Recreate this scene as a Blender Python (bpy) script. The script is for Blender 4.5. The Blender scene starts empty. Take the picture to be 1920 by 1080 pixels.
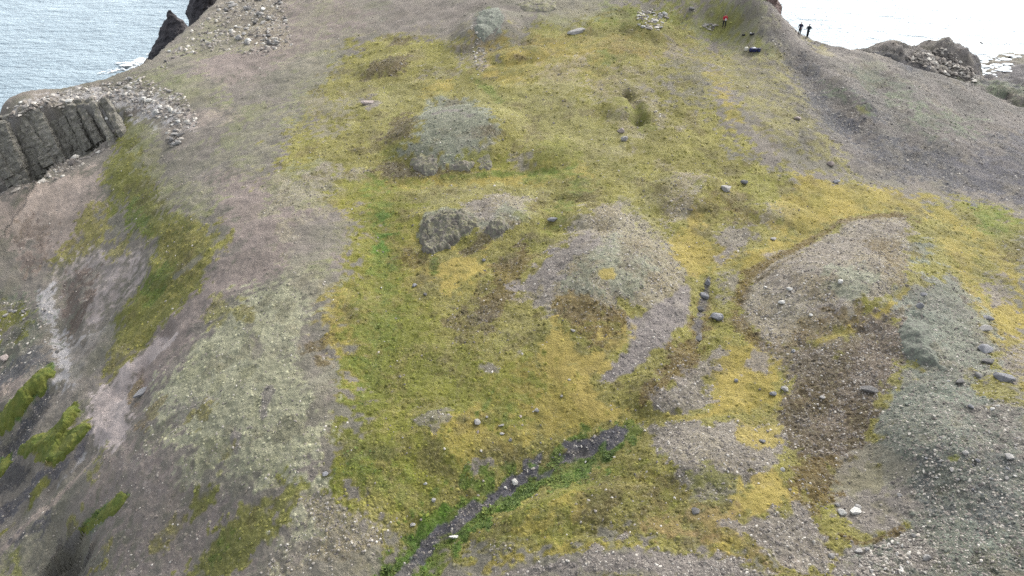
import bpy, bmesh, math, random
import numpy as np
from mathutils import Vector, Matrix, noise as mnoise

# ------------------------------------------------------------------ camera, world, sun, exposure
SC = bpy.context.scene
COL = SC.collection
CZ = 32.0
PITCH = math.radians(35)
FPX = 1371.0                       # focal length in pixels of a 1920 wide frame
cam_d = bpy.data.cameras.new('camera')
cam_d.sensor_width = 36.0
cam_d.lens = 36.0 * FPX / 1920.0
cam_d.clip_start = 0.5
cam_d.clip_end = 9000
cam = bpy.data.objects.new('camera', cam_d)
COL.objects.link(cam)
cam.location = (0, 0, CZ)
cam.rotation_euler = (math.pi / 2 - PITCH, 0, 0)
SC.camera = cam

SUN_AZ = math.radians(38)          # clockwise from +Y
SUN_EL = math.radians(38)
world = bpy.data.worlds.new("World")
SC.world = world
world.use_nodes = True
wn, wl = world.node_tree.nodes, world.node_tree.links
wn.clear()
w_out = wn.new('ShaderNodeOutputWorld')
w_bg = wn.new('ShaderNodeBackground')
w_bg.inputs['Strength'].default_value = 0.15
w_sky = wn.new('ShaderNodeTexSky')
w_sky.sky_type = 'NISHITA'
w_sky.sun_disc = False
w_sky.sun_elevation = SUN_EL
w_sky.sun_rotation = SUN_AZ
w_sky.air_density = 1.0
w_sky.dust_density = 3.0
w_sky.ozone_density = 1.0
w_hs = wn.new('ShaderNodeHueSaturation')      # overcast: the same sky, nearly colourless
w_hs.inputs['Saturation'].default_value = 0.3
wl.new(w_sky.outputs['Color'], w_hs.inputs['Color'])
wl.new(w_hs.outputs['Color'], w_bg.inputs['Color'])
wl.new(w_bg.outputs['Background'], w_out.inputs['Surface'])

sun_d = bpy.data.lights.new('sun', 'SUN')
sun_d.energy = 1.2
sun_d.angle = math.radians(20)
sun_d.color = (1.0, 0.97, 0.93)
sun = bpy.data.objects.new('sun', sun_d)
COL.objects.link(sun)
sdir = Vector((math.sin(SUN_AZ) * math.cos(SUN_EL), math.cos(SUN_AZ) * math.cos(SUN_EL), math.sin(SUN_EL)))
sun.rotation_euler = sdir.to_track_quat('Z', 'Y').to_euler()
sun.location = (60, 60, 120)

vs = SC.view_settings
vs.view_transform = 'Standard'
vs.look = 'None'
vs.gamma = 1
vs.use_curve_mapping = False
vs.exposure = 1.78
ALB = 0.5                          # surface albedo = ALB x the linear value the surface shows in the exposed photograph

# ------------------------------------------------------------------ helpers: noise, rays
rng = np.random.default_rng(7)
random.seed(7)
_perm = rng.permutation(4096).astype(np.int64)
_grad = rng.uniform(-1, 1, 4096)


def vnoise(x, y, seed=0):
    xi = np.floor(x).astype(np.int64); yi = np.floor(y).astype(np.int64)
    fx = x - xi; fy = y - yi
    fx = fx * fx * fx * (fx * (fx * 6 - 15) + 10); fy = fy * fy * fy * (fy * (fy * 6 - 15) + 10)
    xi = xi + seed * 131
    a0 = _perm[xi & 4095]; a1 = _perm[(xi + 1) & 4095]
    v00 = _grad[(a0 + yi) & 4095]; v10 = _grad[(a1 + yi) & 4095]
    v01 = _grad[(a0 + yi + 1) & 4095]; v11 = _grad[(a1 + yi + 1) & 4095]
    return (v00 * (1 - fx) + v10 * fx) * (1 - fy) + (v01 * (1 - fx) + v11 * fx) * fy


def fbm(x, y, wl_, octv=4, seed=0, gain=0.5):
    s = np.zeros_like(x); a = 1.0; t = 0.0; f = 1.0 / wl_
    c, sn = math.cos(0.6), math.sin(0.6)
    for k in range(octv):
        s += a * vnoise(x * f + 17.3 * k, y * f - 9.1 * k, seed + k * 7)
        t += a; a *= gain; f *= 2.03
        x, y = c * x - sn * y, sn * x + c * y
    return s / t * 1.6


def sstep(a, b, x):
    t = np.clip((x - a) / (b - a), 0, 1)
    return t * t * (3 - 2 * t)


_cp, _sp = math.cos(PITCH), math.sin(PITCH)


def rays(px, py):
    u = (np.asarray(px, float) - 960) / FPX; v = -(np.asarray(py, float) - 540) / FPX
    return np.stack([u, _cp + v * _sp, -_sp + v * _cp], -1)


def at_z(px, py, z):
    d = rays(px, py); t = (np.asarray(z, float) - CZ) / d[..., 2]
    return d * t[..., None] + np.array([0, 0, CZ])


def at_y(px, py, Y):
    d = rays(px, py); t = np.asarray(Y, float) / d[..., 1]
    return d * t[..., None] + np.array([0, 0, CZ])


def seg_dist(x, y, pts):
    """distance to an open polyline and signed side (left of travel positive)"""
    best = np.full(x.shape, 1e18); side = np.zeros(x.shape); par = np.zeros(x.shape)
    n = len(pts) - 1
    for i in range(n):
        ax, ay = pts[i]; bx, by = pts[i + 1]
        dx, dy = bx - ax, by - ay; L = dx * dx + dy * dy + 1e-9
        t = np.clip(((x - ax) * dx + (y - ay) * dy) / L, 0, 1)
        ex, ey = x - ax - t * dx, y - ay - t * dy
        d = ex * ex + ey * ey
        m = d < best
        best = np.where(m, d, best)
        side = np.where(m, np.sign(dx * ey - dy * ex), side)
        par = np.where(m, (i + t) / n, par)
    return np.sqrt(best), side, par


def poly_sd(x, y, pts):
    """signed distance to a closed polygon, positive inside"""
    best = np.full(x.shape, 1e18); ins = np.zeros(x.shape, bool)
    n = len(pts)
    for i in range(n):
        ax, ay = pts[i]; bx, by = pts[(i + 1) % n]
        dx, dy = bx - ax, by - ay; L = dx * dx + dy * dy + 1e-9
        t = np.clip(((x - ax) * dx + (y - ay) * dy) / L, 0, 1)
        ex, ey = x - ax - t * dx, y - ay - t * dy
        best = np.minimum(best, ex * ex + ey * ey)
        if ay != by:
            c = ((ay > y) != (by > y)) & (x < (bx - ax) * (y - ay) / (by - ay) + ax)
            ins ^= c
    d = np.sqrt(best)
    return np.where(ins, d, -d)


# ------------------------------------------------------------------ the shape of the headland
SEA_Z = -33.0
# the back wall of the eroded bowl: the line of the basalt cliff (world metres)
_cl = [(-60, 250, -5.5), (0, 235, -5), (60, 215, -4.5), (120, 200, -4), (180, 195, -3.6), (225, 200, -3.3), (262, 222, -3.2)]
CLIFF = [tuple(at_z(a, b, c)[:2]) for a, b, c in _cl]
CLIFF = [(-135.0, 78.0)] + CLIFF
CL_D = 9.0


def cliff_drop(x, y):
    d, s, par = seg_dist(x, y, CLIFF)
    sd = -d * s                                       # positive on the bowl side
    taper = 1 - sstep(0.70, 0.93, par)
    return CL_D * sstep(-0.6, 1.6, sd) * np.exp(-np.maximum(sd - 2, 0) / 16.0) * taper


CTRL = [  # pixel x, pixel y, height
    # far and upper plateau
    (940, -120, 9), (700, -120, 7), (1200, -120, 10), (500, -120, 3),
    (940, 0, 7.0), (700, 0, 4.5), (1200, 0, 7.5), (1330, 0, 8.0), (1420, 0, 8.5), (560, 0, 2.5), (420, 0, 0.3),
    (940, 90, 4.5), (700, 90, 2.5), (1200, 90, 5.0), (1358, 52, 5.2), (1500, 68, 3.6), (1420, 100, 3.8), (520, 90, 0.8),
    (400, 90, -0.6), (300, 118, -1.7), (350, 64, -1.0), (400, 14, 0.0),
    (420, 200, -1.4), (300, 190, -2.2), (250, 150, -2.3), (200, 153, -2.7), (100, 176, -3.4), (0, 206, -4.4),
    # middle
    (640, 220, 0.9), (560, 320, -0.2), (480, 400, -0.9), (780, 200, 1.6), (960, 200, 2.4), (1170, 200, 2.8), (1320, 220, 2.2),
    (700, 350, -0.2), (960, 335, 0.4), (1150, 330, 0.8), (1320, 350, 0.2), (1480, 250, 1.4), (1560, 330, -0.8),
    (620, 500, -0.6), (760, 520, -0.9), (960, 520, -0.7), (1130, 480, 0.3), (1250, 560, -0.6), (1330, 560, -1.5), (1290, 450, -0.6),
    (1430, 430, -1.0), (1500, 460, -1.4), (1560, 540, 0.1), (1640, 480, 0.0), (1700, 400, -1.6), (1640, 620, -0.9), (1500, 660, -1.3),
    (600, 650, -1.2), (560, 780, -2.2), (760, 700, -1.7), (960, 700, -1.7), (1130, 740, -2.0), (1300, 740, -1.7), (1400, 720, -1.9),
    (700, 860, -2.6), (860, 860, -2.7), (1000, 840, -2.7), (1170, 800, -2.4), (1340, 850, -1.4), (1460, 860, -1.6), (1560, 760, -1.6),
    (960, 915, -3.4), (840, 990, -3.9), (760, 1075, -4.6), (680, 1000, -3.6), (1000, 1000, -2.8), (1200, 960, -2.0), (1150, 1070, -1.8),
    (1400, 1020, -1.2), (1560, 940, -1.6), (1640, 980, -1.5), (1560, 1075, -0.8), (600, 1075, -4.4), (500, 960, -4.2),
    # right flank
    (1600, 97, 2.0), (1700, 128, 0.2), (1800, 155, -2.0), (1920, 207, -5.0), (1650, 220, 0.6), (1780, 260, -1.6), (1920, 300, -3.6),
    (1640, 330, -1.6), (1800, 370, -3.2), (1920, 395, -4.2), (1860, 470, -3.0), (1920, 600, -2.4), (1780, 520, -1.0), (1850, 640, -0.8),
    (1730, 600, -0.4), (1700, 700, -0.6), (1760, 780, 0.1), (1900, 800, 0.7), (1760, 900, 0.0), (1900, 980, 0.9), (1740, 1060, 0.0), (2150, 900, 1.2), (2150, 500, -3),
    (1640, 860, -1.3),
    # the bowl and the gullies on the left
    (400, 480, -2.6), (330, 400, -3.4), (260, 290, -4.4), (240, 380, -6.8), (180, 320, -10.2), (100, 335, -12.4), (0, 345, -13.0), (-60, 350, -13.4), (20, 352, -12.9), (0, 370, -13.0), (-40, 372, -13.3), (45, 342, -12.6), (-25, 335, -13.1), (0, 400, -13.6), (-70, 410, -14.2), (-120, 480, -15.5),
    (300, 520, -5.4), (200, 480, -9.0), (100, 480, -11.6), (0, 470, -14.0), (240, 640, -8.4), (130, 640, -12.0), (60, 590, -13.6), (0, 600, -15.0),
    (330, 640, -5.2), (420, 640, -3.0), (280, 740, -6.6), (210, 780, -9.4), (130, 740, -12.0), (60, 740, -13.4), (0, 760, -15.4), (-200, 760, -21),
    (120, 830, -12.0), (40, 850, -14.6), (0, 900, -16.8), (150, 900, -11.0), (60, 980, -14.0), (0, 1075, -15.6), (130, 1070, -13.6), (200, 1000, -9.8),
    (350, 850, -5.0), (300, 1000, -7.6), (400, 1075, -6.6), (230, 1120, -9.6), (-200, 1075, -22),
]
_c = np.array(CTRL, float)
_cw = at_z(_c[:, 0], _c[:, 1], _c[:, 2])
# points that keep the unseen surroundings tame
_ext = np.array([(-30, 200, 8), (40, 200, 10), (0, 160, 10), (-160, 40, -30), (-110, 20, -26), (-70, 10, -21), (-40, 5, -16), (0, 5, -4), (40, 5, 1), (80, 20, 0),
                 (110, 60, -6), (0, -30, -4), (-60, -30, -20), (60, -30, 0)], float)
_px = np.concatenate([_cw[:, 0], _ext[:, 0]]) / 20; _py = np.concatenate([_cw[:, 1], _ext[:, 1]]) / 20
_pz = np.concatenate([_cw[:, 2], _ext[:, 2]])
_pz = _pz + cliff_drop(_px * 20, _py * 20)


def _tps(r2):
    return 0.5 * r2 * np.log(r2 + 1e-9)


_n = len(_px)
_A = np.zeros((_n + 3, _n + 3))
_A[:_n, :_n] = _tps((_px[:, None] - _px) ** 2 + (_py[:, None] - _py) ** 2) + np.eye(_n) * 0.004
_A[:_n, _n] = 1; _A[:_n, _n + 1] = _px; _A[:_n, _n + 2] = _py
_A[_n:, :_n] = _A[:_n, _n:].T
_w = np.linalg.solve(_A, np.concatenate([_pz, [0, 0, 0]]))


def tps(x, y):
    xs = x.ravel() / 20; ys = y.ravel() / 20
    out = np.empty_like(xs)
    for i in range(0, len(xs), 40000):
        a = xs[i:i + 40000]; b = ys[i:i + 40000]
        r2 = (a[:, None] - _px) ** 2 + (b[:, None] - _py) ** 2
        out[i:i + 40000] = _tps(r2) @ _w[:_n] + _w[_n] + a * _w[_n + 1] + b * _w[_n + 2]
    return out.reshape(x.shape)


_coast = [(0, 203, -4.4), (50, 188, -3.9), (100, 173, -3.4), (150, 160, -3.0), (200, 150, -2.7), (250, 134, -2.3), (290, 113, -1.7),
          (350, 60, -1.0), (380, 33, -0.5), (400, 12, 0.0), (430, -20, 0.6)]
COAST = [(-170.0, 70.0), (-110.0, 88.0)] + [tuple(at_z(*c)[:2]) for c in _coast] + [(-50.0, 165.0), (-20.0, 205.0), (20.0, 200.0), (36.0, 150.0)]
_coastr = [(1444, 0, 8.2), (1462, 44, 5.4), (1500, 64, 3.7), (1520, 68.5, 3.4), (1540, 77, 3.0), (1600, 94, 2.0), (1650, 107, 1.1), (1700, 125, 0.2), (1750, 138, -0.9), (1800, 152, -2.0),
           (1860, 178, -3.4), (1920, 204, -5.0)]
COAST += [tuple(at_z(*c)[:2]) for c in _coastr] + [(105.0, 62.0), (150.0, 0.0), (120.0, -60.0), (-170.0, -60.0)]
_tr = [tuple(at_z(*c)[:2]) for c in _coastr]


def bumps(x, y):
    """hills standing below the crest on the right, seen over it"""
    h = np.full(x.shape, -60.0)
    # rubbly knoll
    k = at_y(1752, 128, 128.0)
    dx = (x - k[0]) / 11.0; dy = (y - k[1]) / 9.0
    r = np.sqrt(dx * dx + dy * dy)
    top = at_y(1752, 86, 128.0)[2]
    h = np.maximum(h, top + 0.4 - 9.5 * np.maximum(r - 0.05, 0) ** 1.8)
    k2 = at_y(1680, 98, 124.0)
    r = np.hypot((x - k2[0]) / 14.0, (y - k2[1]) / 8.0)
    h = np.maximum(h, k2[2] + 0.9 - 4.5 * r ** 2)
    # green shelf beyond the crest
    g = at_y(1900, 158, 116.0)
    r = np.hypot((x - g[0]) / 24.0, (y - g[1]) / 8.0)
    h = np.maximum(h, g[2] - 0.2 - 9.0 * np.maximum(r - 0.55, 0) ** 1.6 - 0.10 * (g[0] - x).clip(-30, 30) * 0)
    # low point at the sea
    b = at_z(1990, 140, SEA_Z + 0.8)
    r = np.hypot((x - b[0]) / 30.0, (y - b[1]) / 26.0)
    h = np.maximum(h, SEA_Z + 2.2 - 3.4 * r ** 1.3)
    return h + sstep(-50, -20, h) * sstep(104, 110, y) * (0.9 * fbm(x, y, 4.0, 4, 301) + 0.5 * (0.4 - np.abs(fbm(x, y, 2.2, 3, 305))))


# flat-topped humps and hollows that the control points are too coarse for: px, py, z, radius x, radius y, height, profile power
HUMPS = [
    (852, 258, 1.0, 8.5, 7.0, 1.8, 1.9), (1025, 290, 0.8, 5.0, 3.4, 0.35, 1.8), (1130, 505, -0.4, 7.0, 6.0, 0.6, 1.8), (888, 415, -0.6, 6.6, 4.4, 0.9, 2.0),
    (912, 50, 5.5, 5.0, 5.5, 1.3, 2.0), (1715, 640, -0.4, 2.3, 2.8, 0.8, 1.5), (1745, 830, 0.1, 3.4, 4.2, 0.8, 1.3), (1218, 42, 6.5, 4.2, 3.6, 0.9, 2.0),
    (1570, 525, 0.0, 8.5, 5.0, 0.5, 2.2), (1320, 860, -1.6, 5.0, 2.6, 0.3, 2.0), (1175, 205, 2.6, 3.6, 2.6, 0.7, 2.0), (970, 106, 4.2, 4.5, 2.4, 0.6, 2.0), (880, 95, 3.6, 3.6, 2.6, 0.6, 2.0), (1240, 740, -1.8, 3.0, 2.2, 0.5, 1.8), (560, 820, -2.2, 7, 6, 0.4, 2.0), (1100, 400, 0.6, 4, 2.6, 0.7, 2.0), (1300, 360, 0.4, 5, 4, 0.8, 2.0), (1460, 400, -0.8, 4, 2.4, 0.5, 2.0),
    (725, 125, 2.3, 5.0, 3.6, 0.7, 2.0), (1090, 940, -2.2, 6.0, 2.2, 0.5, 1.6), (880, 810, -2.2, 5.0, 3.0, 0.25, 2.0), (1610, 600, -0.8, 6.0, 1.5, 0.35, 2.0),
]
_hw = [(at_z(h[0], h[1], h[2])[:2], h[3:]) for h in HUMPS]
# channels and ledges cut in: pixel polyline with heights, half width (m), depth (m)
CUTS = [
    ([(1172, 812, -2.4), (1080, 855, -2.6), (1000, 886, -2.9), (940, 925, -3.4), (870, 962, -3.7), (800, 1022, -4.2), (745, 1080, -4.7)], 1.7, 0.75),
    ([(718, 400, -0.4), (722, 520, -0.9), (735, 600, -1.2), (700, 720, -2), (655, 850, -2.7)], 1.8, 0.35),
    ([(100, 690, -12), (50, 745, -13.6), (0, 800, -16)], 1.6, -0.55), ([(95, 720, -12.6), (50, 785, -14), (0, 850, -16.4)], 1.5, 0.7),
    ([(155, 770, -11), (100, 830, -12.6), (45, 862, -14.4)], 1.5, -0.55), ([(180, 800, -10.5), (120, 868, -12), (80, 885, -13)], 1.4, -0.45),
    ([(200, 815, -9.8), (140, 880, -11.6), (70, 940, -13.6), (0, 1000, -15.4)], 1.3, 0.6),
    ([(70, 880, -14), (30, 920, -15.4), (0, 960, -16.5)], 2.0, 0.9), ([(110, 1010, -12.4), (140, 1090, -13.4)], 1.8, 1.6),
    ([(245, 930, -9), (195, 970, -10), (155, 1000, -11)], 1.2, -0.3), ([(265, 700, -7), (262, 760, -7.4), (205, 850, -9.6)], 1.2, 0.4),
    ([(330, 600, -5.2), (250, 700, -8), (215, 750, -9.4)], 0.8, 0.6), ([(270, 480, -7), (220, 570, -9.2), (165, 640, -11)], 1.4, 0.5),
    ([(125, 520, -11.4), (115, 600, -12.2), (130, 690, -12)], 1.5, 0.7), ([(1690, 545, -0.9), (1600, 620, -1.0), (1490, 670, -1.4)], 0.7, 0.02),
    ([(1168, 172, 2.9), (1190, 200, 2.8), (1200, 225, 2.6)], 0.7, 0.8), ([(1328, 540, -1.5), (1315, 600, -1.5), (1300, 680, -1.7)], 1.0, 0.45),
    ([(1485, 100, 3.4), (1530, 160, 2.2), (1570, 215, 1.0), (1640, 275, 0.0)], 2.6, 0.9), ([(1640, 130, 1.2), (1660, 200, 0.6), (1720, 300, -1)], 2.2, 0.6), ([(1800, 180, -2), (1830, 250, -2.4), (1850, 330, -3)], 2.2, 0.6),
    ([(1560, 150, 1.6), (1600, 190, 1.0), (1640, 215, .5)], 1.6, -0.7), ([(700, 345, -.1), (900, 336, .3), (1075, 318, .6)], 1.3, 0.4), ([(1060, 360, .6), (1035, 440, 0)], 1.8, 0.35),
]
_ctw = [([tuple(at_z(*p)[:2]) for p in c[0]], c[1], c[2]) for c in CUTS]


def H0(x, y):
    """smooth ground height"""
    z = tps(x, y) - cliff_drop(x, y)
    for (cx, cy), (rx, ry, h, pw) in _hw:
        r = np.hypot((x - cx) / rx, (y - cy) / ry)
        z = z + h * (1 - sstep(0, 1, r ** pw))
    for pts, w, dep in _ctw:
        bx = min(p[0] for p in pts) - 3 * w; Bx = max(p[0] for p in pts) + 3 * w
        by = min(p[1] for p in pts) - 3 * w; By = max(p[1] for p in pts) + 3 * w
        m = (x > bx) & (x < Bx) & (y > by) & (y < By)
        if m.any():
            d, _, par = seg_dist(x[m], y[m], pts)
            e = np.exp(-(d / w) ** 2) * np.minimum(1, 6 * np.minimum(par, 1 - par) + 0.25)
            z = z.copy(); z[m] -= dep * e
    sd = poly_sd(x, y, COAST)
    out = np.maximum(-sd, 0)
    z = z - 0.25 * sstep(0, 2.5, out) * 2 - 1.55 * np.maximum(out - 0.8, 0)
    z = np.maximum(z, bumps(x, y))
    return np.maximum(z, -48.0)


def march(px, py):
    """first ground point on the ray through each pixel (vectorised)"""
    px = np.asarray(px, float); py = np.asarray(py, float)
    d = rays(px, py)
    ts = np.linspace(16, 300, 420)
    X = d[:, None, 0] * ts; Y = d[:, None, 1] * ts; Z = CZ + d[:, None, 2] * ts
    below = Z < H0(X, Y)
    hit = below.any(1)
    i = np.argmax(below, 1)
    lo = ts[np.maximum(i - 1, 0)]; hi = ts[i]
    miss = ~hit
    for _ in range(14):
        m = 0.5 * (lo + hi)
        b = (CZ + d[:, 2] * m) < H0(d[:, 0] * m, d[:, 1] * m)
        hi = np.where(b, m, hi); lo = np.where(b, lo, m)
    hi = np.where(miss, 150.0, hi)
    return d * hi[:, None] + np.array([0, 0, CZ])


_pcache = {}


def prime(pts):
    pts = [p for p in dict.fromkeys(pts) if p not in _pcache]
    if pts:
        w = march([p[0] for p in pts], [p[1] for p in pts])
        for p, q in zip(pts, w):
            _pcache[p] = q


def G(px, py):
    if (px, py) not in _pcache:
        prime([(px, py)])
    return _pcache[(px, py)]


# ------------------------------------------------------------------ ground cover
def lin(c):
    c = np.asarray(c, float) / 255.0
    return np.where(c <= 0.04045, c / 12.92, ((c + 0.055) / 1.055) ** 2.4) * ALB


# name: colour, second colour, stoniness, clumpiness
COV = {
    'soil': ((142, 134, 124), (131, 127, 112), 0.22, 0.14),
    'soilgreen': ((139, 140, 106), (146, 140, 122), 0.20, 0.3),
    'gravel': ((146, 138, 130), (130, 123, 116), 0.95, 0.25),
    'mauve': ((142, 134, 129), (129, 122, 117), 0.75, 0.18),
    'pale': ((160, 152, 133), (146, 135, 112), 1.0, 0.4),
    'sage': ((180, 179, 149), (165, 164, 136), 0.40, 0.5),
    'lichen': ((136, 143, 129), (120, 124, 113), 0.70, 0.6),
    'olive': ((152, 146, 78), (134, 128, 68), 0.24, 0.8),
    'lightolive': ((154, 149, 94), (138, 133, 81), 0.3, 0.7),
    'yellow': ((167, 150, 76), (148, 136, 66), 0.14, 0.5),
    'flat': ((176, 158, 86), (166, 149, 80), 0.06, 0.25),
    'ochre': ((156, 134, 71), (141, 120, 64), 0.25, 0.5),
    'orange': ((164, 135, 92), (150, 130, 85), 0.2, 0.35),
    'moss': ((130, 130, 52), (113, 116, 46), 0.12, 0.6),
    'green': ((104, 122, 50), (90, 107, 42), 0.08, 0.6),
    'bright': ((96, 128, 44), (80, 111, 40), 0.05, 0.55),
    'rust': ((119, 102, 56), (102, 86, 51), 0.45, 0.85),
    'heath': ((107, 93, 68), (85, 75, 54), 0.55, 0.9),
    'brownslope': ((128, 116, 102), (104, 93, 80), 0.95, 0.65),
    'dark': ((95, 95, 100), (80, 81, 87), 0.8, 0.3),
    'slate': ((100, 98, 103), (85, 84, 89), 0.55, 0.2),
    'tan': ((178, 162, 150), (163, 148, 137), 0.3, 0.15),
    'pink': ((190, 178, 172), (182, 169, 163), 0.12, 0.08),
    'soilpink': ((156, 142, 134), (146, 133, 125), 0.22, 0.10),
    'lichencap': ((144, 147, 128), (128, 131, 113), 0.5, 0.75),
    'clay': ((192, 188, 186), (178, 174, 172), 0.3, 0.05),
    'drybrown': ((126, 110, 100), (108, 94, 84), 0.4, 0.45),
    'hill': ((121, 115, 111), (106, 103, 100), 0.8, 0.35),
    'hillgreen': ((113, 124, 99), (101, 108, 94), 0.55, 0.6),
    'rock': ((124, 121, 118), (103, 100, 98), 0.3, 0.3),
    'black': ((84, 82, 83), (68, 66, 67), 0.3, 0.3),
}
P_, S_ = 'P', 'S'
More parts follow.
